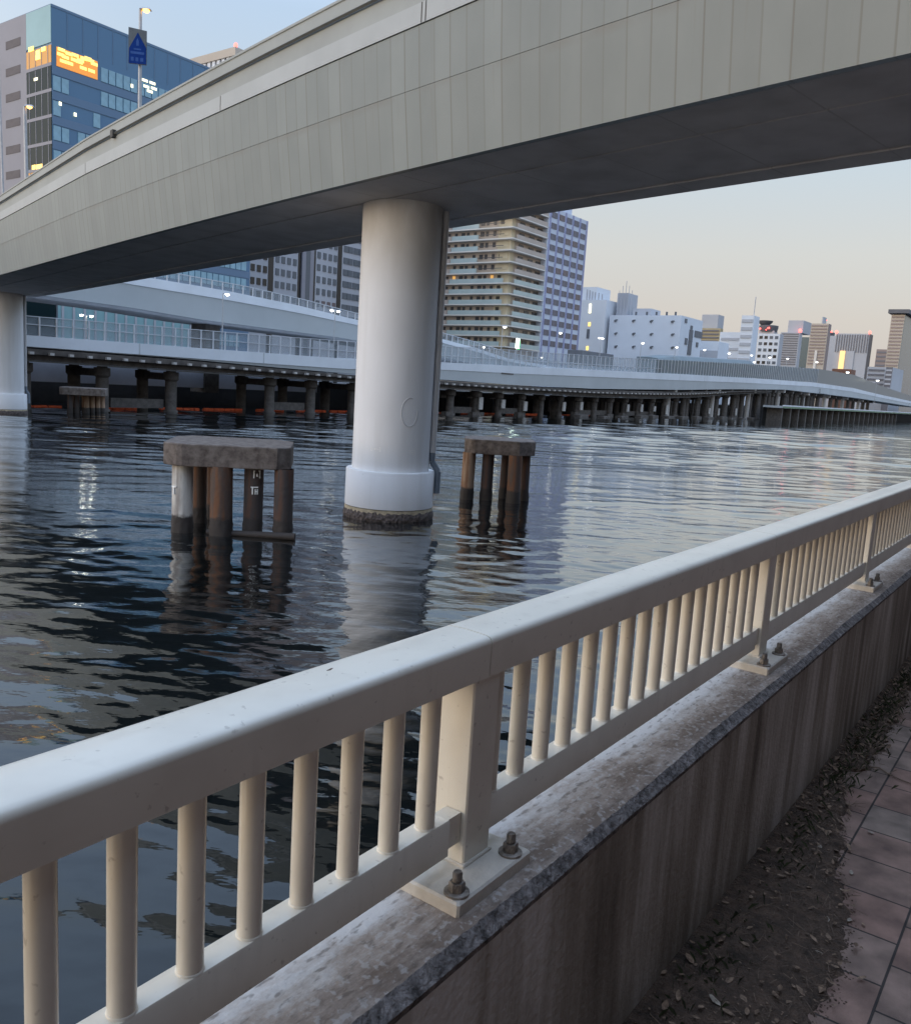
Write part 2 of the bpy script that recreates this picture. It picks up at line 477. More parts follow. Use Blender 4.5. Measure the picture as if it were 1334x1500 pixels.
def wall_mats():
    # streaked vertical face
    m, t, b = newmat('streaked_concrete_face')
    L = t.links.new
    tc = t.nodes.new('ShaderNodeTexCoord')
    mp = t.nodes.new('ShaderNodeMapping'); mp.inputs['Scale'].default_value = (7, 7, .8)
    L(tc.outputs['Object'], mp.inputs['Vector'])
    n = t.nodes.new('ShaderNodeTexNoise'); n.inputs['Scale'].default_value = 1.4; n.inputs['Detail'].default_value = 8; n.inputs['Roughness'].default_value = .6
    L(mp.outputs[0], n.inputs['Vector'])
    n3 = t.nodes.new('ShaderNodeTexNoise'); n3.inputs['Scale'].default_value = 1.1; n3.inputs['Detail'].default_value = 3
    L(tc.outputs['Object'], n3.inputs['Vector'])
    ad = t.nodes.new('ShaderNodeMath'); ad.operation = 'MULTIPLY_ADD'; ad.inputs[1].default_value = .6
    L(n3.outputs['Fac'], ad.inputs[0]); L(n.outputs['Fac'], ad.inputs[2])
    r = t.nodes.new('ShaderNodeValToRGB')
    e = r.color_ramp.elements
    e[0].position, e[1].position = .58, 1.02
    e[0].color = (.145, .122, .098, 1); e[1].color = (.60, .57, .53, 1)
    k = e.new(.80); k.color = (.335, .30, .255, 1)
    L(ad.outputs[0], r.inputs['Fac'])
    L(r.outputs[0], b.inputs['Base Color'])
    b.inputs['Roughness'].default_value = .9
    n2 = t.nodes.new('ShaderNodeTexNoise'); n2.inputs['Scale'].default_value = 60; n2.inputs['Detail'].default_value = 6
    L(tc.outputs['Object'], n2.inputs['Vector'])
    bp = t.nodes.new('ShaderNodeBump'); bp.inputs['Strength'].default_value = .35; bp.inputs['Distance'].default_value = .01
    L(n2.outputs['Fac'], bp.inputs['Height']); L(bp.outputs[0], b.inputs['Normal'])
    M['wall_face'] = m
    # mottled coping: pale lichen towards the rail, brown dirt in patches, speckle
    m, t, b = newmat('stained_coping_concrete')
    L = t.links.new
    tc = t.nodes.new('ShaderNodeTexCoord')
    mp = t.nodes.new('ShaderNodeMapping'); mp.inputs['Scale'].default_value = (1.0, 2.4, 1.0)
    mp.vector_type = 'POINT'
    L(tc.outputs['UV'], mp.inputs['Vector'])
    n = t.nodes.new('ShaderNodeTexNoise'); n.inputs['Scale'].default_value = 4.2; n.inputs['Detail'].default_value = 12; n.inputs['Roughness'].default_value = .78
    L(mp.outputs[0], n.inputs['Vector'])
    sp = t.nodes.new('ShaderNodeSeparateXYZ'); L(tc.outputs['UV'], sp.inputs[0])
    # dirt sits in a band between the base plates and the edge (UV y: metres from the edge)
    md = t.nodes.new('ShaderNodeMapRange')
    md.inputs[1].default_value, md.inputs[2].default_value, md.inputs[3].default_value, md.inputs[4].default_value = .06, .17, -.10, .14
    L(sp.outputs['Y'], md.inputs[0])
    ad = t.nodes.new('ShaderNodeMath'); ad.operation = 'ADD'
    L(n.outputs['Fac'], ad.inputs[0]); L(md.outputs[0], ad.inputs[1])
    r = t.nodes.new('ShaderNodeValToRGB')
    e = r.color_ramp.elements
    e[0].position, e[1].position = .36, .66
    e[0].color = (.20, .155, .125, 1); e[1].color = (.60, .575, .555, 1)
    k = e.new(.50); k.color = (.38, .325, .285, 1)
    L(ad.outputs[0], r.inputs['Fac'])
    n2 = t.nodes.new('ShaderNodeTexNoise'); n2.inputs['Scale'].default_value = 62; n2.inputs['Detail'].default_value = 7
    L(tc.outputs['UV'], n2.inputs['Vector'])
    r2 = t.nodes.new('ShaderNodeMapRange'); r2.inputs[1].default_value, r2.inputs[2].default_value = .54, .62
    L(n2.outputs['Fac'], r2.inputs[0])
    sc_ = t.nodes.new('ShaderNodeMath'); sc_.operation = 'MULTIPLY'; sc_.inputs[1].default_value = .45
    L(r2.outputs[0], sc_.inputs[0])
    mx = t.nodes.new('ShaderNodeMix'); mx.data_type = 'RGBA'; mx.inputs[7].default_value = (.55, .54, .53, 1)
    L(sc_.outputs[0], mx.inputs[0]); L(r.outputs[0], mx.inputs[6])
    n4 = t.nodes.new('ShaderNodeTexNoise'); n4.inputs['Scale'].default_value = 30; n4.inputs['Detail'].default_value = 8
    L(mp.outputs[0], n4.inputs['Vector'])
    r4 = t.nodes.new('ShaderNodeMapRange'); r4.inputs[1].default_value, r4.inputs[2].default_value, r4.inputs[4].default_value = .56, .66, .6
    L(n4.outputs['Fac'], r4.inputs[0])
    mx4 = t.nodes.new('ShaderNodeMix'); mx4.data_type = 'RGBA'; mx4.inputs[7].default_value = (.12, .095, .078, 1)
    L(r4.outputs[0], mx4.inputs[0]); L(mx.outputs[2], mx4.inputs[6])
    L(mx4.outputs[2], b.inputs['Base Color'])
    b.inputs['Roughness'].default_value = .92
    bp = t.nodes.new('ShaderNodeBump'); bp.inputs['Strength'].default_value = .3; bp.inputs['Distance'].default_value = .006
    L(n2.outputs['Fac'], bp.inputs['Height']); L(bp.outputs[0], b.inputs['Normal'])
    M['coping'] = m


wall_mats()
M['coping_edge'] = mat('worn_coping_edge', (.25, .225, .215), .95, .40, 34, .8, 90)


def paver_mat():
    m, t, b = newmat('worn_red_grey_pavers')
    L = t.links.new
    uv = t.nodes.new('ShaderNodeUVMap')
    br = t.nodes.new('ShaderNodeTexBrick')
    br.offset = .5; br.squash = 1.0
    br.inputs['Scale'].default_value = 1
    br.inputs['Mortar Size'].default_value = .004
    br.inputs['Mortar Smooth'].default_value = .3
    br.inputs['Brick Width'].default_value = .225
    br.inputs['Row Height'].default_value = .235
    br.inputs['Bias'].default_value = -.25
    br.inputs['Color1'].default_value = (.225, .138, .108, 1)
    br.inputs['Color2'].default_value = (.215, .172, .140, 1)
    br.inputs['Mortar'].default_value = (.035, .028, .025, 1)
    L(uv.outputs[0], br.inputs['Vector'])
    n = t.nodes.new('ShaderNodeTexNoise'); n.inputs['Scale'].default_value = 9; n.inputs['Detail'].default_value = 8
    L(uv.outputs[0], n.inputs['Vector'])
    r = t.nodes.new('ShaderNodeMapRange'); r.inputs[1].default_value, r.inputs[2].default_value, r.inputs[3].default_value, r.inputs[4].default_value = .25, .75, .45, 1.5
    L(n.outputs['Fac'], r.inputs[0])
    mx = t.nodes.new('ShaderNodeMix'); mx.data_type = 'RGBA'; mx.blend_type = 'MULTIPLY'; mx.inputs[0].default_value = 1
    L(br.outputs['Color'], mx.inputs[6]); L(r.outputs[0], mx.inputs[7])
    L(mx.outputs[2], b.inputs['Base Color'])
    b.inputs['Roughness'].default_value = .85
    n2 = t.nodes.new('ShaderNodeTexNoise'); n2.inputs['Scale'].default_value = 220; n2.inputs['Detail'].default_value = 3
    L(uv.outputs[0], n2.inputs['Vector'])
    h = t.nodes.new('ShaderNodeMath'); h.operation = 'MULTIPLY_ADD'; h.inputs[1].default_value = -3.0
    L(br.outputs['Fac'], h.inputs[0]); L(n2.outputs['Fac'], h.inputs[2])
    bp = t.nodes.new('ShaderNodeBump'); bp.inputs['Strength'].default_value = .5; bp.inputs['Distance'].default_value = .004
    L(h.outputs[0], bp.inputs['Height']); L(bp.outputs[0], b.inputs['Normal'])
    return m


M['paver'] = paver_mat()
M['soil'] = mat('dark_leafy_soil', (.12, .078, .054), .95, .40, 22, 1.0, 120, col2=(.042, .029, .021))


def water_mat():
    m, t, b = newmat('canal_water')
    L = t.links.new
    ge = t.nodes.new('ShaderNodeNewGeometry')
    mp = t.nodes.new('ShaderNodeMapping')
    mp.inputs['Rotation'].default_value = (0, 0, radians(12))
    mp.inputs['Scale'].default_value = (.55, 1.0, 1)
    L(ge.outputs['Position'], mp.inputs['Vector'])
    n = t.nodes.new('ShaderNodeTexNoise'); n.inputs['Scale'].default_value = 4.2; n.inputs['Detail'].default_value = 3; n.inputs['Roughness'].default_value = .5
    L(mp.outputs[0], n.inputs['Vector'])
    # patches of smoother and rougher water
    n2 = t.nodes.new('ShaderNodeTexNoise'); n2.inputs['Scale'].default_value = .12; n2.inputs['Detail'].default_value = 3
    L(ge.outputs['Position'], n2.inputs['Vector'])
    r = t.nodes.new('ShaderNodeMapRange')
    r.inputs[1].default_value, r.inputs[2].default_value, r.inputs[3].default_value, r.inputs[4].default_value =      .38, .62, .45, 1
    L(n2.outputs['Fac'], r.inputs[0])
    mu = t.nodes.new('ShaderNodeMath'); mu.operation = 'MULTIPLY'
    L(n.outputs['Fac'], mu.inputs[0]); L(r.outputs[0], mu.inputs[1])
    bp = t.nodes.new('ShaderNodeBump'); bp.inputs['Strength'].default_value = .6; bp.inputs['Distance'].default_value = .022
    L(mu.outputs[0], bp.inputs['Height'])
    # murky body under a reflecting skin; reflectance follows the angle of incidence
    fr = t.nodes.new('ShaderNodeFresnel'); fr.inputs['IOR'].default_value = 1.333
    L(bp.outputs[0], fr.inputs['Normal'])
    rr_ = t.nodes.new('ShaderNodeValToRGB')
    pts = [(0.0, .0), (.02, .03), (.06, .09), (.13, .24), (.30, .54), (.50, .77), (1.0, 1.0)]
    e = rr_.color_ramp.elements
    while len(e) < len(pts): e.new(.5)
    for q, (p_, v_) in zip(e, pts):
        q.position = p_; q.color = (v_, v_, v_, 1)
    L(fr.outputs[0], rr_.inputs['Fac'])
    df = t.nodes.new('ShaderNodeBsdfDiffuse'); df.inputs['Color'].default_value = (.003, .005, .0055, 1)
    gl = t.nodes.new('ShaderNodeBsdfGlossy'); gl.inputs['Color'].default_value = (.97, .99, 1, 1); gl.inputs['Roughness'].default_value = .05
    L(bp.outputs[0], gl.inputs['Normal'])
    ms = t.nodes.new('ShaderNodeMixShader')
    L(rr_.outputs[0], ms.inputs[0]); L(df.outputs[0], ms.inputs[1]); L(gl.outputs[0], ms.inputs[2])
    t.nodes.remove(b)
    L(ms.outputs[0], t.nodes['Material Output'].inputs['Surface'])
    return m


M['water'] = water_mat()


# ------------------------------------------------------------------ mesh builder
class MB:
    def __init__(s):
        s.v, s.f, s.mi, s.uv, s.sm = [], [], [], [], []

    def poly(s, pts, mi=0, uv=None, smooth=False):
        k = len(s.v)
        s.v += [tuple(p) for p in pts]
        s.f.append(tuple(range(k, k + len(pts))))
        s.mi.append(mi); s.uv.append(uv); s.sm.append(smooth)

    def mesh(s, vs, fs, mi=0, smooth=False):
        k = len(s.v)
        s.v += [tuple(p) for p in vs]
        for f in fs:
            s.f.append(tuple(i + k for i in f)); s.mi.append(mi); s.uv.append(None); s.sm.append(smooth)
        return s

    def hexa(s, p, mi=0):     # 8 points: bottom ring then top ring
        return s.mesh(p, [(0, 3, 2, 1), (4, 5, 6, 7), (0, 1, 5, 4), (1, 2, 6, 5), (2, 3, 7, 6), (3, 0, 4, 7)], mi)

    def box(s, u0, u1, n0, n1, z0, z1, mi=0):   # in the canal frame
        return s.hexa([W(u0, n0, z0), W(u1, n0, z0), W(u1, n1, z0), W(u0, n1, z0), W(u0, n0, z1), W(u1, n0, z1), W(u1, n1, z1), W(u0, n1, z1)], mi)

    def cbox(s, u0, u1, n0, n1, z0, z1, c=.004, mi=0):   # box with chamfered upright and top edges
        def ring(d, z):
            return [W(u0 + d, n0, z) if False else W(u0 + c + d, n0 + d, z), W(u1 - c - d, n0 + d, z), W(u1 - d, n0 + c + d, z), W(u1 - d, n1 - c - d, z),
                    W(u1 - c - d, n1 - d, z), W(u0 + c + d, n1 - d, z), W(u0 + d, n1 - c - d, z), W(u0 + d, n0 + c + d, z)]
        rs = [ring(0, z0), ring(0, z1 - c), ring(c, z1)]
        vs = [p for r in rs for p in r]
        fs = [tuple(range(7, -1, -1)), tuple(range(16, 24))]
        for a in range(2):
            for i in range(8):
                j = (i + 1) % 8
                fs.append((a * 8 + i, a * 8 + j, a * 8 + 8 + j, a * 8 + 8 + i))
        return s.mesh(vs, fs, mi)

    def cyl(s, p0, p1, r0, r1=None, n=12, mi=0, smooth=True, caps=True):
        p0, p1 = Vector(p0), Vector(p1)
        r1 = r0 if r1 is None else r1
        d = (p1 - p0).normalized()
        a = d.orthogonal().normalized()
        if abs(d.z) > .99:
            a = Vector((1, 0, 0))
        b = d.cross(a)
        k = len(s.v)
        for p, r in ((p0, r0), (p1, r1)):
            for i in range(n):
                t = 2 * pi * i / n
                s.v.append(tuple(p + a * (r * cos(t)) + b * (r * sin(t))))
        for i in range(n):
            j = (i + 1) % n
            s.f.append((k + i, k + j, k + n + j, k + n + i)); s.mi.append(mi); s.uv.append(None); s.sm.append(smooth)
        if caps:
            s.f.append(tuple(k + i for i in range(n - 1, -1, -1))); s.mi.append(mi); s.uv.append(None); s.sm.append(False)
            s.f.append(tuple(k + n + i for i in range(n))); s.mi.append(mi); s.uv.append(None); s.sm.append(False)
        return s

    def lathe(s, c, prof, n=32, mi=0, smooth=True):     # prof: (radius, z) from bottom to top
        k = len(s.v)
        for r, z in prof:
            for i in range(n):
                t = 2 * pi * i / n
                s.v.append((c[0] + r * cos(t), c[1] + r * sin(t), z))
        for a in range(len(prof) - 1):
            for i in range(n):
                j = (i + 1) % n
                s.f.append((k + a * n + i, k + a * n + j, k + (a + 1) * n + j, k + (a + 1) * n + i)); s.mi.append(mi); s.uv.append(None); s.sm.append(smooth)
        s.f.append(tuple(k + i for i in range(n - 1, -1, -1))); s.mi.append(mi); s.uv.append(None); s.sm.append(False)
        s.f.append(tuple(k + (len(prof) - 1) * n + i for i in range(n))); s.mi.append(mi); s.uv.append(None); s.sm.append(False)
        return s

    def tube(s, pts, r, n=8, mi=0):
        for a, b in zip(pts, pts[1:]):
            s.cyl(a, b, r, r, n, mi)
        return s

    def strip(s, rows, mi=0, uv=None, smooth=False, close=False):
        """rows: list of equally long point lists (sections along a path); closed sections get end caps"""
        k = len(s.v); m = len(rows[0])
        for r in rows:
            s.v += [tuple(p) for p in r]
        for a in range(len(rows) - 1):
            for i in range(m if close else m - 1):
                j = (i + 1) % m
                s.f.append((k + a * m + i, k + a * m + j, k + (a + 1) * m + j, k + (a + 1) * m + i))
                s.mi.append(mi); s.sm.append(smooth)
                s.uv.append(None if uv is None else [uv[a][i], uv[a][j], uv[a + 1][j], uv[a + 1][i]])
        if close:
            for idx in (range(m - 1, -1, -1), range((len(rows) - 1) * m, len(rows) * m)):
                s.f.append(tuple(k + i for i in idx)); s.mi.append(mi); s.sm.append(False); s.uv.append(None)
        return s

    def build(s, name, mats, parent=None, origin=None, recalc=True):
        me = bpy.data.meshes.new(name)
        o3 = Vector(origin) if origin is not None else Vector((0, 0, 0))
        me.from_pydata([tuple(Vector(p) - o3) for p in s.v], [], s.f)
        if not isinstance(mats, (list, tuple)):
            mats = [mats]
        for m in mats:
            me.materials.append(m)
        me.polygons.foreach_set('material_index', s.mi)
        me.polygons.foreach_set('use_smooth', s.sm)
        if any(x is not None for x in s.uv):
            ul = me.uv_layers.new(name='UVMap')
            li = 0
            for f, q in zip(s.f, s.uv):
                for c in range(len(f)):
                    ul.data[li].uv = q[c] if q is not None else (0, 0)
                    li += 1
        if recalc:
            bm = bmesh.new(); bm.from_mesh(me)
            bmesh.ops.recalc_face_normals(bm, faces=bm.faces)
            bm.to_mesh(me); bm.free()
        if any(s.sm):
            me.set_sharp_from_angle(angle=radians(48))
        me.update()
        o = bpy.data.objects.new(name, me)
        COL.objects.link(o)
        if parent is not None:
            o.parent = parent
            depth_origin = Vector((0, 0, 0))
            q = parent
            while q is not None:
                depth_origin += q.location
                q = q.parent
            o.location = o3 - depth_origin
        else:
            o.location = o3
        return o


def tag(o, label=None, cat=None, group=None, kind=None):
    if label: o['label'] = label
    if cat: o['category'] = cat
    if group: o['group'] = group
    if kind: o['kind'] = kind
    return o


def thing(name, label, cat, loc=(0, 0, 0), group=None):
    o = bpy.data.objects.new(name, None)
    o.empty_display_size = .2
    COL.objects.link(o)
    o.location = loc
    return tag(o, label, cat, group)


def part_copy(src, parent, off):       # copy of a part (shared mesh) moved by a world offset
    c = src.copy()
    COL.objects.link(c)
    c.parent = parent
    c.location = src.location + Vector(off)
    return c


def struct(name, mb, m, **k):
    return tag(mb.build(name, m, **k), kind='structure')


# ================================================================== WATER
def build_water():
    az = np.radians(np.concatenate([np.linspace(-112, -34, 130, endpoint=False), np.linspace(-34, 33, 900, endpoint=False), np.linspace(33, 70, 60)]))
    rr = np.concatenate([np.exp(np.linspace(np.log(2.2), np.log(160), 1050, endpoint=False)), np.exp(np.linspace(np.log(160), np.log(4000), 70))])
    A, Rr = np.meshgrid(az, rr)
    X, Y = Rr * np.sin(A), Rr * np.cos(A)
    cell = Rr * np.log(160 / 2.2) / 1050 * 1.3
    Z = np.zeros_like(X)
    g = np.random.default_rng(5)
    n = 46
    lam = np.exp(g.uniform(np.log(.24), np.log(2.4), n))
    th = g.normal(radians(264), radians(27), n)
    for l, t in zip(lam, th):
        k = 2 * pi / l
        slope = .0070 * (l / 1.2) ** -.10
        a = slope / k * 1.414
        fade = np.clip((l / cell - 2.5) / 3, 0, 1)
        # warp the phase a little so that crests break up
        ph = k * (X * np.cos(t) + Y * np.sin(t)) + g.uniform(0, 2 * pi) + .9 * np.sin(X * .31 + Y * .17 + g.uniform(0, 6)) + .7 * np.sin(Y * .43 - X * .11 + g.uniform(0, 6))
        Z += a * fade * np.sin(ph)
    # longer wind waves out on the open water, dying down in the lee of the quay
    m_ = 30
    lam = np.exp(g.uniform(np.log(1.6), np.log(11.0), m_))
    th = g.normal(radians(266), radians(24), m_)
    open_ = np.clip((Rr - 16) / 50, 0, 1) ** 1.2
    for l, t in zip(lam, th):
        k = 2 * pi / l
        a = .0135 * (l / 3) ** -.15 / k * 1.414
        fade = np.clip((l / cell - 2.5) / 3, 0, 1) * open_
        ph = k * (X * np.cos(t) + Y * np.sin(t)) + g.uniform(0, 2 * pi) + 1.1 * np.sin(X * .12 + Y * .06 + g.uniform(0, 6)) + .8 * np.sin(Y * .16 - X * .07 + g.uniform(0, 6))
        Z += a * fade * np.sin(ph)
    # calmer and livelier patches
    P = .75 + .35 * np.sin(X * .13 + 1.1) * np.sin(Y * .09 + .4 + .05 * X) + .2 * np.sin(.31 * Y - .2 * X)
    Z *= np.clip(P, .35, 1.3)
    nr, na = X.shape
    co = np.stack([X, Y, Z - 2.5], -1).reshape(-1, 3).astype(np.float32)
    i = np.arange(nr - 1)[:, None] * na + np.arange(na - 1)[None, :]
    q = np.stack([i, i + na, i + na + 1, i + 1], -1).reshape(-1, 4).astype(np.int32)
    me = bpy.data.meshes.new('water')
    me.vertices.add(len(co)); me.vertices.foreach_set('co', co.ravel())
    me.loops.add(q.size); me.loops.foreach_set('vertex_index', q.ravel())
    me.polygons.add(len(q))
    me.polygons.foreach_set('loop_start', np.arange(0, q.size, 4, dtype=np.int32))
    me.polygons.foreach_set('loop_total', np.full(len(q), 4, dtype=np.int32))
    me.polygons.foreach_set('use_smooth', np.ones(len(q), dtype=bool))
    me.materials.append(M['water'])
    me.update(calc_edges=True)
    if me.polygons[0].normal.z < 0:
        me.flip_normals()
    o = bpy.data.objects.new('water', me)
    COL.objects.link(o)
    tag(o, kind='structure')


build_water()

# ================================================================== QUAY: path, soil, wall
mb = MB()
mb.poly([W(-12, -.30, 0), W(60, -.30, 0), W(60, 40, 0), W(-12, 40, 0)], 0, [(-12, -.30), (60, -.30), (60, 40), (-12, 40)])
mb2 = MB()
nu = 240
mb.poly([W(-12, -.689, -.004), W(60, -.689, -.004), W(60, -.30, 0), W(-12, -.30, 0)], 0, [(-12, -.689), (60, -.689), (60, -.30), (-12, -.30)])
struct('path', mb, M['paver'])


EDGE = [(-2, -.36), (1.9, -.36), (2.12, -.33), (2.30, -.335), (2.45, -.33), (2.62, -.37), (2.80, -.425), (2.95, -.47), (3.10, -.492), (3.32, -.53), (3.60, -.60), (3.70, -.635), (3.83, -.55), (4.10, -.545), (4.50, -.565), (4.95, -.575), (5.5, -.60), (6.5, -.58), (9, -.60)]


def soil_edge(u):
    return lerp_tab(EDGE, u) + .010 * sin(u * 17) + .007 * sin(u * 43 + 1) + .006 * sin(u * 97)


rows, k = [], 14
for i in range(700):
    u = -1 + i * .012
    e = max(soil_edge(u), -.665)
    r = []
    for j in range(k):
        f = j / (k - 1)
        n_ = -.692 + (e + .692) * f
        h = .030 * (1 - f) ** .7 + .004 + .012 * (random.random() - .5) * (1 if 0 < j < k - 1 else 0) * (1 - f * .6)
        if j == k - 1:
            h = -.006
        r.append(W(u, n_, h))
    rows.append(r)
mb = MB().strip(rows, 0, smooth=True)
struct('soil_strip', mb, M['soil'], recalc=False)
o = bpy.data.objects['soil_strip']
if o.data.polygons[0].normal.z < 0:
    o.data.flip_normals()

quay_wall = thing('quay_wall', 'low streaked concrete wall along the paved path, carrying the cream railing', 'wall', W(0, -.85, 0))
UA, UB = -6.0, 55.0
mb = MB()
sec = lambda u: [W(u, -.69, -3.5), W(u, -.69, .582), W(u, -.972, .582), W(u, -.972, -3.5)]
mb.strip([sec(UA), sec(UB)], close=True)
mb.build('wall_body', M['wall_face'], quay_wall)
# coping: worn chamfered front arris with a wandering edge, gently uneven top
rows, uvs = [], []
u = UA
while u < UB:
    st = .012 if -.2 < u < 7 else .08
    j1 = .0012 * sin(u * 9) + .0014 * (random.random() - .5) + .001 * sin(u * 31)
    j2 = .003 * sin(u * 4.3 + 1) + .003 * (random.random() - .5)
    ns = [-.690, -.6885 + j1 * .3, -.711 + j2, -.735 + j2, -.79, -.85, -.91, -.967, -.974]
    zs = [.576, .588 + j1, .606, .608, .609, .609, .609, .607, .576]
    rows.append([W(u, a, b) for a, b in zip(ns, zs)])
    uvs.append([(u, -.69 - a) for a in ns])
    u += st
mb = MB().strip(rows, 0, uvs)
mb.mi = [1 if (i % 8) < 2 else 0 for i in range(len(mb.f))]
cop = mb.build('coping', [M['coping'], M['coping_edge']], quay_wall, recalc=False)
if cop.data.polygons[4].normal.z < 0:
    cop.data.flip_normals()

# ================================================================== RAILING
railing = thing('railing', 'cream metal railing with round balusters bolted along the concrete wall', 'railing', W(1.235, -.87, .61))
SP = 1.73
U0 = 1.235
k0, k1 = -1, 7
PROF = [(-.800, .985), (-.800, .988), (-.799, 1.046), (-.7993, 1.0485), (-.8008, 1.0525), (-.804, 1.056), (-.8085, 1.0582), (-.813, 1.0592), (-.822, 1.0598), (-.858, 1.0612), (-.892, 1.0598),
        (-.901, 1.0575), (-.908, 1.053), (-.9125, 1.047), (-.914, 1.040), (-.914, 1.036), (-.913, .985)]
protos = {}
for k in range(k0, k1):
    up = U0 + SP * k
    # top rail from this post to the next, butt joint left open a hair
    rows = [[W(u, a, b) for a, b in PROF] for u in (up + .0015, up + SP - .0015)]
    if 'top' not in protos:
        protos['top'] = (MB().strip(rows, smooth=False, close=True).build('top_rail', M['rail'], railing, origin=W(up, -.86, 1)), k)
        for p in protos['top'][0].data.polygons:
            p.use_smooth = len(p.vertices) == 4
        protos['top'][0].data.set_sharp_from_angle(angle=radians(50))
        b = MB()
        prof = [(-.806, .673), (-.806, .737), (-.8085, .7405), (-.846, .7405), (-.849, .738), (-.849, .673)]
        b.strip([[W(u, a, c) for a, c in prof] for u in (up + .0425, up + SP - .085)], close=True)
        b.strip([[W(u, a, c) for a, c in [(-.813, .680), (-.813, .7375), (-.8465, .7375), (-.8465, .680)]] for u in (up + SP - .0845, up + SP - .0425)], close=True)
        b.lathe(W(up + SP - .11, -.826), [(.0045, .7406), (.0040, .7425), (.0015, .7432)], 10)
        protos['bot'] = (b.build('bottom_rail', M['rail'], railing, origin=W(up, -.86, .7)), k)
        b = MB()
        b.cyl(W(up, -.826, .740), W(up, -.826, .99), .0172, n=20, caps=False)
        b.lathe(W(up, -.826), [(.0188, .7405), (.0182, .7425), (.0172, .7435)], 20)
        protos['bal'] = (b.build('baluster', M['rail'], None, origin=W(up, -.826, .74)), k)
        post = MB().cbox(up - .041, up + .041, -.876, -.802, .632, .99, .003).build('post', M['rail'], railing, origin=W(up, -.86, .61))
        pl = MB().cbox(up - .138, up + .096, -.958, -.740, .606, .634, .004).build('base_plate', M['plate'], post, origin=W(up, -.86, .61))
        collar = MB().cbox(up - .046, up + .046, -.882, -.797, .634, .640, .002).build('weld_collar', M['plate'], post, origin=W(up, -.86, .634))
        bolts = []
        for (du, n_) in ((-.112, -.764), (.058, -.764), (-.116, -.884), (.062, -.925)):
            b = MB()
            c = W(up + du, n_)
            b.lathe(c, [(.0225, .634), (.0225, .638), (.021, .639)], 20)
            b.lathe(c, [(.0138, .639), (.0145, .6405), (.0145, .653), (.0132, .656)], 6, smooth=False)
            b.lathe(c, [(.0088, .656), (.0088, .671), (.0072, .674)], 12)
            bolts.append(b.build('anchor_bolt', M['galv'], post, origin=c + Vector((0, 0, .634))))
        protos['post'] = (post, k)
        continue
    off = UD * (SP * (k - k0))
    part_copy(protos['top'][0], railing, off)
    part_copy(protos['bot'][0], railing, off)
    p2 = part_copy(protos['post'][0], railing, off)
    for ch in [pl, collar] + bolts:
        c = ch.copy(); COL.objects.link(c); c.parent = p2
bal = protos['bal'][0]
bal.parent = railing
base = Vector(bal.location) - railing.location
first = True
nb = 0
for k in range(k0, k1):
    for i in range(1, 18):
        u = U0 - .036 + SP * k + SP * i / 18
        if u < .05 or nb >= 98:
            continue
        off = UD * (u - (U0 + SP * k0))
        if first:
            bal.location = base + off
            first = False
        else:
            c = bal.copy(); COL.objects.link(c); c.parent = railing; c.location = base + off
        nb += 1

# ================================================================== NEAR VIADUCT (curved ramp over the water)
PC = [-6.39, -17.86, .82, -.37]
HW = 2.72


def dx_(Y):
    v = (Y - 30) / 20
    return PC[0] + PC[1] * v + PC[2] * v * v + PC[3] * v ** 3


def dz_(Y):
    return 6.29 + (Y - 25.1) * (5.71 - 6.29) / (60.8 - 25.1)


def dfrm(Y):
    x = dx_(Y); d = Vector((dx_(Y + .01) - x, .01, 0)).normalized()
    return Vector((x, Y, 0)), Vector((d.y, -d.x, 0))      # centre, unit vector towards the far side


def DP(Y, off, h):
    c, nn = dfrm(Y)
    hs = 1 - .09 * max(0, min(1, (Y - 38) / 12))
    p = c + nn * off
    p.z = dz_(Y) + h * hs
    return p


YS = [-14 + i * 1.0 for i in range(20)] + [6 + i * .5 for i in range(140)] + [76 + i for i in range(20)]
SS = [0.0]
for a, b in zip(YS, YS[1:]):
    SS.append(SS[-1] + (dfrm(b)[0] - dfrm(a)[0]).length)
viaduct = thing('viaduct', 'grey curved ramp bridge sweeping over the water on round white pillars', 'viaduct', DP(25.1, 0, 0))


def sweep(name, prof, m, uv=False, smooth=False, parent=viaduct, ys=None, close=True):
    ys = ys or list(zip(YS, SS))
    rows = [[DP(Y, a, h) for a, h in prof] for Y, s_ in ys]
    acc = [0]
    for (a, h), (c, d) in zip(prof, prof[1:]):
        acc.append(acc[-1] + sqrt((a - c) ** 2 + (h - d) ** 2))
    uvs = [[(s_, q) for q in acc] for Y, s_ in ys] if uv else None
    return MB().strip(rows, 0, uvs, smooth, close).build(name, m, parent)


e1 = -HW
# box girder: soffit with two shallow longitudinal recesses, inclined skirts both sides
sweep('lower_skirt', [(e1, 0), (e1 - .195, 1.62), (e1 - .03, 1.62), (e1 + .17, 0)], M['panel'], uv=True)
sweep('upper_cladding', [(e1 - .199, 1.628), (e1 - .30, 2.88), (e1 - .1, 2.88), (e1 - .02, 1.628)], M['panel'], uv=True)
sweep('fascia', [(e1 - .325, 2.90), (e1 - .325, 3.33), (e1 - .05, 3.33), (e1 - .05, 2.90)], M['fascia'])
sweep('parapet', [(e1 - .285, 3.355), (e1 - .285, 4.20), (e1 - .31, 4.22), (e1 - .31, 4.28), (e1 - .27, 4.30), (e1 - .05, 4.30), (e1 - .05, 3.355)], M['parapet'])
sweep('conduit', [(e1 - .345, 3.785), (e1 - .395, 3.83), (e1 - .345, 3.875), (e1 - .30, 3.83)], M['conduit'])
sweep('soffit', [(e1 + .172, .03), (-1.05, .03), (-1.05, .10), (-.95, .10), (-.95, .035), (1.75, .035), (1.75, .10), (1.88, .10), (1.88, .02), (HW, .02), (HW + .3, 2.9), (e1 + .172, 2.9)], M['soffit_plate'], uv=True)
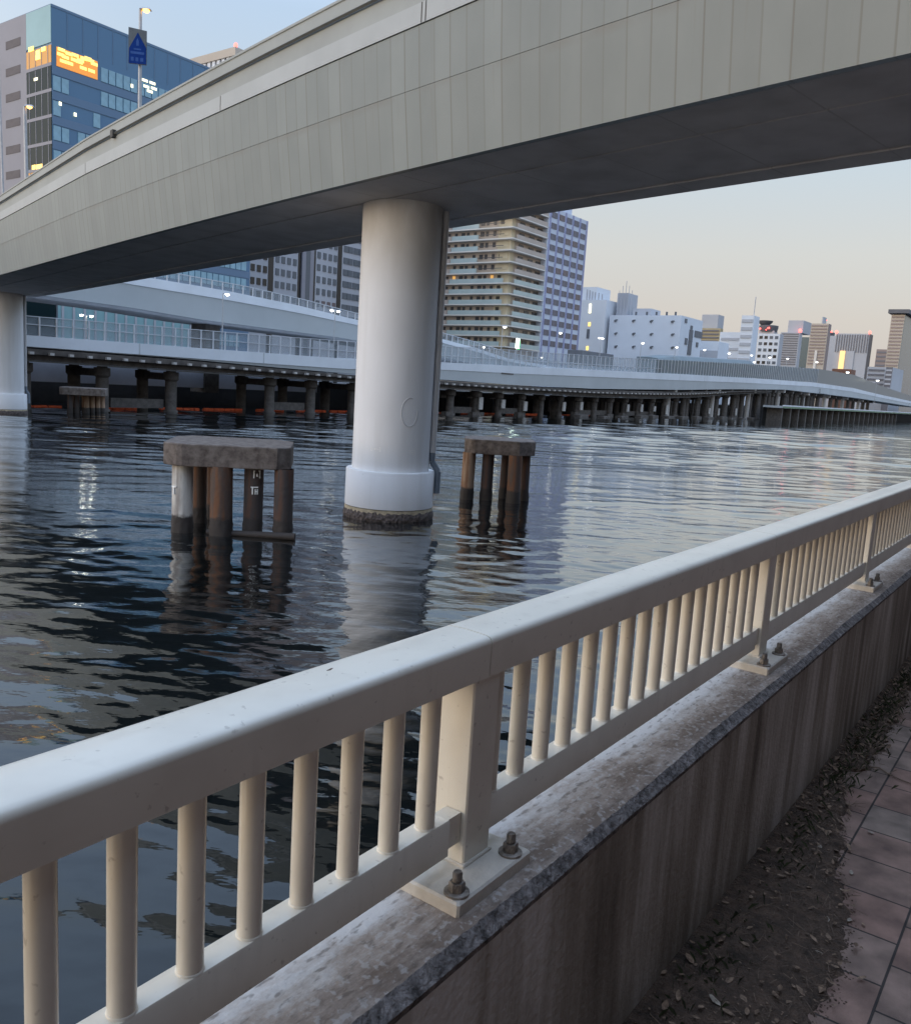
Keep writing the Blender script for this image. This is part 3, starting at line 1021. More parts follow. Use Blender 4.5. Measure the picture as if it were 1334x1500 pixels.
sweep('far_parapet', [(HW + .05, 2.92), (HW + .05, 4.30), (HW + .30, 4.30), (HW + .30, 2.92)], M['parapet']).name = 'parapet'
sweep('roadway', [(e1 - .04, 2.95), (e1 - .04, 3.3), (HW + .04, 3.3), (HW + .04, 2.95)], M['conc_dark'])


def y_at(px, h, off):      # station along the deck seen at picture column px
    best = None
    for i in range(700):
        Y = 9 + i * .1
        d = DP(Y, off, h) - EYE
        x = IW / 2 + F_PX * d.dot(RGT) / d.dot(FWD)
        if best is None or abs(x - px) < best[0]:
            best = (abs(x - px), Y)
    return best[1]


for px in (168,):
    Y = y_at(px, 3.85, e1 - .33)
    c = DP(Y, e1 - .36, 3.83)
    s_ = .13 if px == 168 else .06
    b = MB()
    d = (DP(Y + .1, 0, 3.83) - DP(Y, 0, 3.83)).normalized(); nn = dfrm(Y)[1]
    P = lambda a, e, z: c + d * a + nn * e + Vector((0, 0, z))
    b.hexa([P(-s_, -.07, -s_), P(s_, -.07, -s_), P(s_, .06, -s_), P(-s_, .06, -s_), P(-s_, -.07, s_), P(s_, -.07, s_), P(s_, .06, s_), P(-s_, .06, s_)])
    b.build('junction_box', M['dark_steel'], viaduct, origin=c)
for px, hh in ((323, 3.115), (125, 3.115), (625, 3.115), (620, 3.115)):   # joints in the fascia
    Y = y_at(px, hh, e1 - .33)
    b = MB()
    q = []
    for z in (2.905, 3.325):
        for (dy, of) in ((-.012, e1 - .329), (.012, e1 - .329), (.012, e1 - .32), (-.012, e1 - .32)):
            q.append(DP(Y + dy, of, z))
    b.hexa(q); b.build('fascia_joint', M['dark_steel'], viaduct, origin=q[0])


def bridge_pillar(c, ztop, mirror=False):
    col = MB()
    n = 64
    col.lathe(c, [(1.135, -1.2), (1.135, ztop)], n)
    sh = col.build('pillar', M['pillar'], viaduct, origin=(c[0], c[1], -2.5))
    kp = MB().lathe(c, [(1.30, -2.16), (1.30, -1.115), (1.285, -1.10), (1.137, -1.10)], n).build('pillar_collar', M['pillar'], sh, origin=(c[0], c[1], -2.2))
    # stained line and barnacle crust at the tide line
    MB().lathe(c, [(1.302, -2.30), (1.302, -2.20), (1.3005, -2.18)], n).build('tide_stain', M['rustline'], sh, origin=(c[0], c[1], -2.2))
    b = MB(); nn = 150
    rows = []
    for (z, r) in ((-3.2, 1.30), (-2.5, 1.312), (-2.43, 1.326), (-2.36, 1.324), (-2.29, 1.308), (-2.27, 1.295)):
        rows.append([(c[0] + (r + random.uniform(-.012, .02)) * cos(2 * pi * i / nn), c[1] + (r + random.uniform(-.012, .02)) * sin(2 * pi * i / nn),
                      z + (random.uniform(-.03, .045) if z > -2.3 else 0)) for i in range(nn)])
    rows2 = [r + [r[0]] for r in rows]
    b.strip(rows2)
    b.build('barnacle_band', M['barnacle'], sh, origin=(c[0], c[1], -2.5), recalc=True)
    # drain pipe on the right flank
    dv = Vector((c[0], c[1], 0)) - Vector((0, 0, 0)); side = Vector((dv.y, -dv.x, 0)).normalized(); tow = -dv.normalized()
    pp = Vector((c[0], c[1], 0)) + side * 1.21 + tow * .10
    p = MB().cyl(pp + Vector((0, 0, -.55)), pp + Vector((0, 0, ztop - .05)), .10, n=14)
    for z in (ztop - .3, 2.6, .6):
        p.cyl(pp + Vector((0, 0, z)), pp + Vector((0, 0, z + .06)), .115, n=14)
    dp = p.build('drain_pipe', M['pipe'], sh, origin=pp)
    q = pp + side * .19
    MB().tube([pp + Vector((0, 0, -.55)), pp + Vector((0, 0, -.8)), q + Vector((0, 0, -1.1)), q + Vector((0, 0, -1.75))], .092, 12).build('pipe_elbow', M['elbow'], sh, origin=pp)
    return sh


P1 = (-2.0, 25.15)
ps = bridge_pillar(P1, dz_(25.1) + .05)
P2 = (-32.05, 60.4)
bridge_pillar(P2, dz_(60.4) + .05)
# embossed ring and two small stencilled plates on the near pillar
a0 = atan2(-P1[1], -P1[0])


def on_pillar(a, z, r=1.137):
    return Vector((P1[0] + r * cos(a0 + a), P1[1] + r * sin(a0 + a), z))


b = MB()
pts = []
for i in range(26):
    t = pi * .42 + 2 * pi * .82 * i / 25
    pts.append(on_pillar(.42 + .22 * cos(t), .62 + .40 * sin(t), 1.14))
b.tube(pts, .012, 6)
b.build('embossed_ring', M['pipe'], ps, origin=pts[0])
for (a_, z_, w_, ) in ((-.40, -.52, .15), (.55, -.56, .10)):
    b = MB()
    for (x0, x1, z0, z1) in ((0, 1, 0, .12), (0, 1, .88, 1), (0, .06, 0, 1), (.94, 1, 0, 1), (.15, .28, .3, .7), (.36, .5, .3, .7), (.58, .84, .45, .58)):
        q = []
        for z in (z0, z1):
            for (xx, rr) in ((x0, 1.139), (x1, 1.139), (x1, 1.136), (x0, 1.136)):
                q.append(on_pillar(a_ + (xx - .5) * 2 * w_ / 1.137, z_ + z * .12, rr))
        b.hexa(q)
    b.build('stencil_mark', M['mark'], ps, origin=on_pillar(a_, z_))


# ------------------------------------------------------------------ lamps
def lamp(name_label, base, top, side, heads=1, lens='lens_w', r=.06, hr=.13, arm=.45, group='street lamps', dark=False, head='lamp_head'):
    base, top = Vector(base), Vector(top)
    t = thing('street_lamp', name_label, 'street lamp', base, group)
    mpole = M['pole_dark'] if dark else M['pole']
    MB().cyl(base, top, r, r * .6, 10).build('pole', mpole, t, origin=base)
    for s_ in ((1,) if heads == 1 else (1, -1)):
        e = top + Vector(side) * arm * s_
        ar = MB().cyl(top, e, r * .5, r * .45, 8)
        ar.build('arm', mpole, t, origin=top)
        sd_ = Vector(side).normalized(); up = Vector((0, 0, 1)); fw = sd_.cross(up)
        hb = MB()
        P = lambda a, f_, z: e + sd_ * (a * s_) + fw * f_ + up * z
        L_, w_, h_ = hr * 2.6, hr * .9, hr * .5
        hb.hexa([P(-L_ * .2, -w_, 0), P(L_, -w_, 0), P(L_, w_, 0), P(-L_ * .2, w_, 0), P(0, -w_ * .6, h_), P(L_ * .85, -w_ * .5, h_ * 1.2), P(L_ * .85, w_ * .5, h_ * 1.2), P(0, w_ * .6, h_)])
        hd = hb.build(head, mpole, t, origin=e)
        ce = P(L_ * .45, 0, -.01)
        lm = MB()
        for i in range(1):
            pr = [(hr * .1, ce.z - hr * .75), (hr * .7, ce.z - hr * .5), (hr * .95, ce.z - hr * .1), (hr * .9, ce.z)]
            lm.lathe((ce.x, ce.y), pr, 12)
        lm.build('lens', M[lens], hd, origin=ce)
    return t


# lamp with the blue sign, standing on the viaduct's far parapet
Yl = y_at(204, 4.3, HW + .17)
pb = DP(Yl, HW + .17, 4.3)


def z_at(p, py):        # height above point p that is seen at picture row py
    lo, hi = -5, 60
    for _ in range(50):
        md = (lo + hi) / 2
        d = Vector((p[0], p[1], md)) - EYE
        y = IH / 2 - F_PX * d.dot(UPV) / d.dot(FWD)
        if y > py: lo = md
        else: hi = md
    return lo


zt = z_at(pb, 14)
sc_ = (Vector((pb.x, pb.y, 5)) - EYE).length / F_PX     # metres per picture pixel there
rt = Vector((1, 0, 0))
lamp('grey street lamp glowing orange above the blue arrow sign', pb, (pb.x, pb.y, zt), (1, 0, 0), 1, 'lens_o', 3.2 * sc_, 4.5 * sc_, 2 * sc_, dark=False)
zs0, zs1 = z_at(pb, 95), z_at(pb, 42)
sg = thing('road_sign', 'blue house-shaped arrow sign on a grey board, fixed to the lamp post', 'sign', (pb.x, pb.y - .15, zs0))
hw = 12.5 * sc_
yb = pb.y - 3.6 * sc_
b = MB()
b.hexa([(pb.x - hw - .05, yb, zs0), (pb.x + hw - .05, yb - .2, zs0 - .12), (pb.x + hw - .05, yb - .16, zs0 - .12), (pb.x - hw - .05, yb + .04, zs0),
        (pb.x - hw - .05, yb, zs1), (pb.x + hw - .05, yb - .2, zs1 - .22), (pb.x + hw - .05, yb - .16, zs1 - .22), (pb.x - hw - .05, yb + .04, zs1)])
b.build('backing_board', M['sign_board'], sg, origin=(pb.x, yb, zs0))


def sgp(fx, fz, e=.012):       # point on the sign board (fx, fz in 0..1)
    return Vector((pb.x - hw - .05 + 2 * hw * fx, yb - .2 * fx - e, zs0 - .12 * fx + (zs1 - zs0 - .10 * fx) * fz))


def sg_prism(pts, e0, e1, m, name):
    b = MB()
    fr = [sgp(x, z, e1) for x, z in pts]; bk = [sgp(x, z, e0) for x, z in pts]
    n = len(pts)
    b.mesh(fr + bk, [tuple(range(n)), tuple(range(2 * n - 1, n - 1, -1))] + [(i, (i + 1) % n, n + (i + 1) % n, n + i) for i in range(n)])
    return b.build(name, m, sg, origin=fr[0])


sg_prism([(.02, .01), (.98, .02), (.98, .50), (.52, .90), (.04, .42)], .004, .014, M['sign_blue'], 'blue_panel')
for q in ([(.44, .52), (.58, .53), (.58, .66), (.51, .74), (.44, .66)], [(.12, .28), (.88, .29), (.88, .36), (.12, .35)], [(.3, .40), (.7, .41), (.7, .45), (.3, .44)], [(.14, .08), (.30, .08), (.30, .19), (.14, .19)], [(.40, .08), (.56, .08), (.56, .19), (.40, .19)], [(.66, .08), (.84, .09), (.84, .19), (.66, .19)]):
    sg_prism(q, .012, .018, M['sign_mark'], 'sign_mark')

Y2 = y_at(42, 4.3, HW + .17)
p2 = DP(Y2, HW + .17, 4.3)
s2 = (p2 - EYE).length / F_PX
lamp('grey street lamp lit orange before the dark glass corner', p2, (p2.x - 2.5 * s2, p2.y, z_at(p2, 156)), (1, 0, 0), 1, 'lens_o', 3 * s2, 3.4 * s2, 2 * s2)
Y3 = y_at(8, 4.3, HW + .17)
p3 = DP(Y3, HW + .17, 4.3)
s3 = (p3 - EYE).length / F_PX
t = thing('pole', 'bare slim grey pole in front of the grey office wall', 'pole', p3)
MB().cyl(p3, (p3.x - 4 * s3, p3.y, z_at(p3, 98)), 1.6 * s3, 1.1 * s3, 8).build('shaft', M['pole'], t, origin=p3)


# ================================================================== PILE CLUSTERS IN THE WATER
def dolphin(label, cx, cy, r, ztop, thick, piles, rot=0.0, ch=(.3, .3, .3, .3), deep=.9):
    t = thing('pile_cluster', label, 'pile cluster', (cx, cy, -2.5), 'concrete capped pile clusters in the canal')
    b = MB()
    rows = []
    seg = []
    # slab in plan: width along the view's across direction, four cut corners of unequal size
    ax = Vector((cy, -cx)).normalized(); ay = -Vector((cx, cy)).normalized()      # ay points towards the quay
    cr, sr = cos(rot), sin(rot)
    ax, ay = ax * cr + ay * sr, ay * cr - ax * sr
    a_, b_ = r, r * deep
    q = [(-a_ + ch[0], b_), (a_ - ch[1], b_), (a_, b_ - ch[1] * .8), (a_, -b_ + ch[2]), (a_ - ch[2], -b_), (-a_ + ch[3], -b_), (-a_, -b_ + ch[3]), (-a_, b_ - ch[0] * .8)]
    poly = [ax * x + ay * y for x, y in q]
    for i in range(8):           # each side split so that the arris can wander
        p0, p1 = poly[i], poly[(i + 1) % 8]
        for j in range(7):
            f = (j + .1) / 7
            seg.append(p0.lerp(p1, min(.97, max(.03, f))))
    for (z, k) in ((ztop - thick, .993), (ztop - thick + .02, 1.0), (ztop - thick * .5, 1.0), (ztop - .03, 1.0), (ztop - .008, .993), (ztop, .98)):
        rows.append([(cx + p.x * k * (1 + random.uniform(-.003, .003)), cy + p.y * k * (1 + random.uniform(-.003, .003)), z + random.uniform(-.005, .005)) for p in seg])
    m = len(seg)
    vs = [p for rr in rows for p in rr]
    fs = []
    for a in range(len(rows) - 1):
        for i in range(m):
            fs.append((a * m + i, a * m + (i + 1) % m, (a + 1) * m + (i + 1) % m, (a + 1) * m + i))
    fs += [tuple(range(m - 1, -1, -1)), tuple(range((len(rows) - 1) * m, len(rows) * m))]
    b.mesh(vs, fs)
    b.build('cap', M['conc_cap'], t, origin=(cx, cy, ztop))
    out_ = []
    for (x, y, pr, mk) in piles:
        lx, ly = random.uniform(-.03, .03), random.uniform(-.03, .03)
        p = MB()
        rows = []
        nn = 28
        for i, z in enumerate((-3.6, -2.55, -2.44, -2.33, -2.24, -2.16, ztop - thick + .02)):
            f = (z + 2.5) / (ztop + 2.5)
            rough = .018 if z < -2.2 else .0
            rows.append([(x + lx * f + (pr + (.012 if z < -2.2 else 0) + random.uniform(-rough, rough)) * cos(2 * pi * q / nn), y + ly * f + (pr + random.uniform(-rough, rough)) * sin(2 * pi * q / nn), z) for q in range(nn)])
        p.strip([rr + [rr[0]] for rr in rows], smooth=True)
        out_.append(p.build('pile', M[mk], t, origin=(x, y, -2.5)))
    return t, out_


def wp(px, py):         # where a sight line meets the water
    d = ray(px, py)
    s_ = (-2.5 - EYE.z) / d.z
    return EYE + d * s_


def behind(px, Y):      # point on the water plane in picture column px at distance Y (iterated)
    y = 700
    for _ in range(40):
        p = wp(px, y)
        y += (p.y - Y) * 4
        y = max(605, min(1200, y))
    return p


pl_ = []
for px, Y, pr, mk in ((267, 20.4, .25, 'pile_white'), (324, 20.3, .27, 'pile_rust'), (370, 20.7, .235, 'pile_dark'), (414, 20.6, .235, 'pile_dark'), (291, 21.9, .2, 'pile_rust'), (312, 22.6, .2, 'pile_rust')):
    p = behind(px, Y + pr); pl_.append((p.x, p.y, pr, mk))
cA = behind(338, 21.75)
dA, pA = dolphin('broad round concrete cap on rusty piles, one pile painted white, nearest in the water', cA.x, cA.y, 1.52, -.30, .54, pl_, rot=.10, ch=(.42, .34, .5, .4))
# painted marks on two piles
for (pi_, px, zc, bars) in ((0, 256, -1.55, ((0, .8, .85, 1), (.3, .5, 0, .85))),
                            (2, 371, -1.48, ((0, 1, .86, 1), (.15, .32, 0, .86), (.55, .7, 0, .7), (.7, .9, .3, .45), (.85, 1, 0, .7))),
                            (2, 374, -.98 - .10, ((0, .15, 0, 1), (0, 1, .85, 1), (.85, 1, 0, 1), (.4, .6, .2, .6)))):
    x, y, pr, mk = pl_[pi_]
    dirx = (px - 370 if pi_ == 2 else px - 267) * 20.4 / F_PX
    aa = atan2(-y, -x) + math.asin(max(-.95, min(.95, dirx / pr)))
    b = MB()
    for (x0, x1, z0, z1) in bars:
        q = []
        for z in (z0, z1):
            for (xx, rr) in ((x0, pr + .032), (x1, pr + .032), (x1, pr - .06), (x0, pr - .06)):
                a_ = aa + (xx - .5) * .16 / pr
                q.append((x + rr * cos(a_), y + rr * sin(a_), zc + z * .19))
        b.hexa(q)
    b.build('painted_mark', M['mark'], pA[pi_], origin=(x, y, zc))
b = MB()
q0, q1 = behind(392, 20.55), behind(432, 20.5)
b.cyl((q0.x - 1.5, q0.y + .05, -2.47), (q1.x, q1.y, -2.44), .075, .095, 10)
b.build('floating_log', M['pile_dark'], dA, origin=q0)

pl_ = []
for px, Y, pr, mk in ((683, 29.7, .23, 'pile_tan'), (711, 29.9, .21, 'pile_dark'), (738, 30.6, .2, 'pile_dark'), (751, 29.5, .24, 'pile_rust'), (767, 30.2, .15, 'pile_dark')):
    p = behind(px, Y + pr); pl_.append((p.x, p.y, pr, mk))
cB = behind(726, 30.8)
dolphin('smaller brown concrete cap on five piles, standing beyond the big white pillar', cB.x, cB.y, 1.25, -.36, .50, pl_, rot=-.05, ch=(.30, .62, .4, .4))

pl_ = []
for px, Y, pr, mk in ((103, 66.5, .2, 'pile_dark'), (112, 67.5, .2, 'pile_dark'), (126, 66.2, .27, 'pile_tan'), (135, 66.4, .22, 'pile_tan'), (143, 66.5, .22, 'pile_tan'), (150, 66.7, .22, 'pile_tan')):
    p = behind(px, Y); pl_.append((p.x, p.y, pr, mk))
cC = behind(124, 67.4)
dolphin('flat grey concrete cap on thin piles, before the old viaduct piers', cC.x, cC.y, 1.62, -.55, .55, pl_, rot=.1)

# ================================================================== FAR BANK
mb = MB().box(-150, 1500, -900, -79, -3.5, .3)
struct('far_bank', mb, M['ground_far'])
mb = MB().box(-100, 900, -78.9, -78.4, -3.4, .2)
tag(mb.build('bank_wall', M['black'], origin=W(100, -78.6, -3)), 'retaining wall of the far bank, blackened for shade under the viaduct', 'wall')
mb = MB().box(18, 73, -75.2, -74.6, -.55, 1.5)
tag(mb.build('pale_girder', M['bank_wall'], origin=W(40, -75, 0)), 'pale blue-grey beam showing between the old viaduct piers', 'beam')

# R0: old low viaduct on piers in the water
old = thing('viaduct', 'old sooty low viaduct on short concrete piers in the water', 'viaduct', W(60, -67, -2.5))
Z0T = [(20, 2.25), (46, 2.1), (68, 1.75), (101, 1.75), (124, 1.9), (160, 2.6), (190, 3.7), (230, 5.0), (300, 6.0), (700, 6.0)]
Z0B = [(20, 1.45), (46, 1.2), (68, 1.05), (101, .8), (124, .85), (145, 1.1), (168, 1.9), (188, 3.0), (212, 4.0), (300, 5.2), (700, 5.2)]
us = [10 + 3 * i for i in range(70)]
rows = []
for u in us:
    a, b_ = lerp_tab(Z0T, u), lerp_tab(Z0B, u)
    md = b_ + (a - b_) * .45
    rows.append([W(u, -64.5, b_), W(u, -64.5, md), W(u, -63.95, md + .04), W(u, -63.9, a - .02), W(u, -73.5, a - .02), W(u, -73.5, b_)])
MB().strip(rows, close=True).build('deck', M['low_edge'], old)
br = None
for i in range(98):
    u = 33 + 1.55 * i
    zc = lerp_tab(Z0B, u) + (lerp_tab(Z0T, u) - lerp_tab(Z0B, u)) * .60
    if br is None:
        br = MB().box(u - .17, u + .17, -63.9, -63.62, zc - .10, zc + .10).build('bracket', M['bracket'], old, origin=W(u, -63.8, zc)); b0 = (u, zc)
    else:
        part_copy(br, old, UD * (u - b0[0]) + Vector((0, 0, zc - b0[1])))
for u, uu in ((20, 212),):
    MB().strip([[W(a, -64.2, lerp_tab(Z0B, a) - .02), W(a, -64.2, lerp_tab(Z0B, a) - .14), W(a, -64.05, lerp_tab(Z0B, a) - .14), W(a, -64.05, lerp_tab(Z0B, a) - .02)] for a in us], close=True).build('cable_tray', M['dark_steel'], old)


def pier(u, ztop, detail=True, wide=.62):
    b = MB()
    for n_ in (-65.9, -70.2):
        b.cyl(W(u, n_, -3.3), W(u, n_, ztop - 1.05), wide * .82, wide * .82, 12 if detail else 8)
        b.cyl(W(u, n_, ztop - 1.05), W(u, n_, ztop - .85), wide * .82, wide * 1.12, 8, smooth=False)
        b.cyl(W(u, n_, ztop - .85), W(u, n_, ztop - .22), wide * 1.12, wide * 1.12, 8, smooth=False)
        b.box(u - .3, u + .3, n_ - .3, n_ + .3, ztop - .22, ztop + .05)
    b.box(u - .33, u + .33, -69.6, -66.5, ztop - .95, ztop - .35)
    if detail:
        b.cyl(W(u, -65.9, -3.3), W(u, -65.9, -2.38), wide * 1.05, wide * 1.0, 12)
    return b


pus = [27, 33.5, 40, 46.6, 58, 63.6, 70, 76, 82, 88, 93.8, 99.2, 105, 110.6, 116.2, 121.8] + [127.5 + 5.7 * i for i in range(26)]
for i, u in enumerate(pus):
    zt_ = lerp_tab(Z0B, u)
    pm_ = pier(u, zt_, wide=.62 if u < 70 else random.uniform(.48, .74))
    if u > 85:
        if random.random() < .6:
            a = u + random.uniform(1.4, 3.6)
            pm_.cyl(W(a, -67.6, -3.3), W(a, -67.6, lerp_tab(Z0B, a) + .05), random.uniform(.28, .5), n=8)
            pm_.box(u, a, -67.8, -67.4, zt_ - random.uniform(.7, 1.3), zt_ - .3)
        if random.random() < .5:
            pm_.box(u - 1.2, u + random.uniform(.6, 1.6), -66.3, -65.5, -2.9, random.uniform(-2.2, -1.7))
    o = pm_.build('pier', M['pier'], old, origin=W(u, -66, -2.5))
    if random.random() < .45 and u > 85:
        MB().box(u - .42, u + .42, -65.25, -65.05, -1.6 + random.uniform(-.3, .3), -.4 + random.uniform(0, .4)).build('patch_panel', M['bracket'], o, origin=W(u, -65.2, -1))
for (a, b_) in ((40.9, 46.0), (58.6, 63.0), (88.4, 93.2), (99.8, 104.4), (122, 133), (139, 150)):
    MB().box(a, b_, -66.6, -66.1, -2.25, -1.45).build('tie_beam', M['pier'], old, origin=W(a, -66.3, -2))
for i in range(16):
    u = 124 + 5.7 * i
    MB().box(u, u + 2.8, -72.5, -72.0, -2.0 + random.uniform(-.2, .4), .3 + random.uniform(-.6, .2)).build('cross_wall', M['pier'], old, origin=W(u, -72.2, -2))
# rubble and low footings at the water line on the far stretch
for i in range(14):
    u = 120 + 7 * i + random.uniform(-1, 1)
    b = MB().cbox(u, u + random.uniform(1.5, 3.6), -65.2, -63.9, -2.7, -2.2 + random.uniform(-.1, .25), .06)
    tag(b.build('concrete_footing', M['pier'], origin=W(u, -64.5, -2.5)), 'low concrete footing at the waterline under the old viaduct', 'footing', 'concrete footings at the waterline')

# orange floating booms
for (a, b_) in ((30, 33), (34.5, 38.5), (41.5, 45.5), (47.6, 52), (52.4, 57.2), (59, 62.8), (64.6, 69), (69.6, 75), (77, 81.4), (83, 87.4), (89, 93.3), (94.8, 98.6), (100, 104.4), (106, 110), (111.4, 115.6), (122.6, 127), (128.4, 132.6)):
    t = MB(); u = a
    while u < b_ - .4:
        L_ = min(1.25, b_ - u)
        t.cyl(W(u + .06, -69.0, -2.44 + random.uniform(-.02, .02)), W(u + L_ - .06, -69.0, -2.44 + random.uniform(-.02, .02)), .13, n=8)
        t.cyl(W(u - .06, -69, -2.46), W(u + .06, -69, -2.46), .05, n=6)
        u += L_
    tag(t.build('floating_boom', M['boom'], origin=W(a, -69, -2.5)), 'orange float boom lying on the water between the old piers', 'boom', 'orange float booms along the far bank')

# R1: white ramp with the clear noise fence
ramp1 = thing('viaduct', 'long white-edged ramp rising behind the old viaduct, topped by a clear fence', 'viaduct', W(100, -66, 0))
PT = [(10, 3.1), (33, 3.12), (68, 3.4), (82, 3.95), (101, 4.4), (130, 5.2), (160, 6.0), (200, 6.9), (255, 8.0), (300, 8.0), (340, 7.0), (420, 5.5), (600, 5.5)]
PB = [(10, 2.3), (56, 2.3), (68, 2.35), (82, 3.05), (101, 3.4), (130, 4.1), (160, 4.8), (200, 5.8), (255, 6.9), (300, 6.8), (340, 6.0), (420, 4.6), (600, 4.6)]
GB = [(10, 2.3), (46, 2.2), (57, 2.0), (68, 1.85), (82, 1.9), (101, 1.82), (124, 2.05), (160, 3.0), (188, 4.0), (229, 5.2), (300, 5.0), (340, 4.6), (420, 3.6), (600, 3.6)]
US = [12 + 2.5 * i for i in range(60)] + [162 + 6 * i for i in range(70)]


def r1n(u):           # the far end swings a little towards the water
    return -64.0 + max(0, u - 250) * .02


def r1(name, fn, m, parent=ramp1, us_=US):
    return MB().strip([fn(u) for u in us_], close=True).build(name, m, parent)


r1('parapet', lambda u: [W(u, r1n(u), lerp_tab(PB, u)), W(u, r1n(u), lerp_tab(PT, u)), W(u, r1n(u) - .3, lerp_tab(PT, u)), W(u, r1n(u) - .3, lerp_tab(PB, u))], M['white_deck'])
r1('girder', lambda u: [W(u, r1n(u) - .12, min(lerp_tab(GB, u), lerp_tab(PB, u) - .04)), W(u, r1n(u) - .06, lerp_tab(PB, u) - .01), W(u, r1n(u) - 8.9, lerp_tab(PB, u) - .01), W(u, r1n(u) - 8.6, min(lerp_tab(GB, u), lerp_tab(PB, u) - .04))], M['grey_deck'])
r1('back_parapet', lambda u: [W(u, r1n(u) - 8.7, lerp_tab(PB, u)), W(u, r1n(u) - 8.7, lerp_tab(PT, u)), W(u, r1n(u) - 9, lerp_tab(PT, u)), W(u, r1n(u) - 9, lerp_tab(PB, u))], M['white_deck']).name = 'parapet'
for u in (42.2, 55.5, 158, 171):          # expansion joints
    MB().box(u - .06, u + .06, -64.012, -63.99, lerp_tab(PB, u) + .02, lerp_tab(PT, u) - .02).build('joint_strip', M['grey_deck'], ramp1, origin=W(u, -64, 3))
for i in range(24):                        # taller supports where it climbs
    u = 158 + 8 * i
    zt_ = lerp_tab(GB, u) + .1
    c = MB().cyl(W(u, -66, -3.3), W(u, -66, zt_), .55, .55, 12)
    c.box(u - .5, u + .5, -71.5, -64.4, zt_ - .9, zt_)
    c.build('support', M['pier'] if i % 3 else M['bracket'], ramp1, origin=W(u, -66, -2.5))
b = MB()
b.box(262, 272, -64.6, -63.4, 5.2, 6.6)
b.build('expansion_box', M['grey_deck'], ramp1, origin=W(262, -64, 5))
MB().box(96.5, 99.5, -63.995, -63.985, 3.2, 3.35).build('soot_patch', M['low_edge'], ramp1, origin=W(98, -64, 3.2))

FT = [(10, 4.4), (33, 4.5), (46, 4.75), (57, 4.95), (68, 5.25), (82, 5.85), (100, 6.5), (130, 7.35), (159, 8.5), (200, 10.1), (260, 12.0), (300, 12.2), (340, 10.2), (420, 7.4), (600, 7.4)]
fence = thing('noise_fence', 'clear panelled fence with pale posts along the white ramp edge', 'fence', W(100, -64.15, 4))
UF = [u for u in US if u < 150]; UF2 = [147] + [u for u in US if u >= 150]
r1('panel', lambda u: [W(u, -64.16, lerp_tab(PT, u) + .05), W(u, -64.16, lerp_tab(FT, u)), W(u, -64.18, lerp_tab(FT, u)), W(u, -64.18, lerp_tab(PT, u) + .05)], M['fence_panel'], fence, UF)
r1('panel', lambda u: [W(u, r1n(u) - .16, lerp_tab(PT, u) + .05), W(u, r1n(u) - .16, lerp_tab(FT, u)), W(u, r1n(u) - .18, lerp_tab(FT, u)), W(u, r1n(u) - .18, lerp_tab(PT, u) + .05)], M['fence_solid'], fence, UF2)
r1('middle_rail', lambda u: [W(u, -64.08, lerp_tab(PT, u) + .78), W(u, -64.08, lerp_tab(PT, u) + .84), W(u, -64.14, lerp_tab(PT, u) + .84), W(u, -64.14, lerp_tab(PT, u) + .78)], M['fence_post'], fence, UF)
r1('top_rail', lambda u: [W(u, -64.1, lerp_tab(FT, u) - .02), W(u, -64.1, lerp_tab(FT, u) + .04), W(u, -64.2, lerp_tab(FT, u) + .04), W(u, -64.2, lerp_tab(FT, u) - .02)], M['fence_post'], fence, UF)
u = 32.5
npst = 0
rest = MB()
while u < 260:
    z0, z1 = lerp_tab(PT, u), lerp_tab(FT, u)
    if npst < 99:
        MB().box(u - .045, u + .045, -64.12, -64.02, z0 - .02, z1).build('post', M['fence_post'], fence, origin=W(u, -64.1, z0)); npst += 1
    else:
        rest.box(u - .05, u + .05, r1n(u) - .12, r1n(u) - .02, z0 - .02, z1)
    u += 1.32 if u < 90 else 1.5
tag(rest.build('post', M['fence_post'], fence, origin=W(180, -64.1, 5)), kind='stuff')

# R2: upper ramp coming down from the left with a low glass fence
ramp2 = thing('viaduct', 'upper grey ramp descending to the right with a low glass fence on top', 'viaduct', W(70, -74, 0))
T2 = [(20, 9.6), (44, 9.55), (57, 9.4), (67, 9.0), (76, 8.35), (92, 7.5), (102, 6.7), (110, 5.75), (125, 5.2), (150, 5.6), (170, 6.0)]
B2 = [(20, 8.75), (44, 8.7), (57, 8.5), (67, 8.2), (76, 7.75), (92, 7.0), (102, 6.2), (110, 5.3), (125, 4.8), (150, 5.2), (170, 5.6)]
G2 = [(20, 7.2), (40, 6.75), (47, 6.6), (55, 6.25), (64, 6.15), (74, 6.05), (84, 5.6), (92, 5.1), (102, 4.5), (110, 4.2), (170, 4.2)]
S2 = [(a, b_ - .22) for a, b_ in G2]
U2 = [20 + 2.5 * i for i in range(60)]


def n2(u):
    return -72.0 - max(0, 47 - u) ** 2 * .012


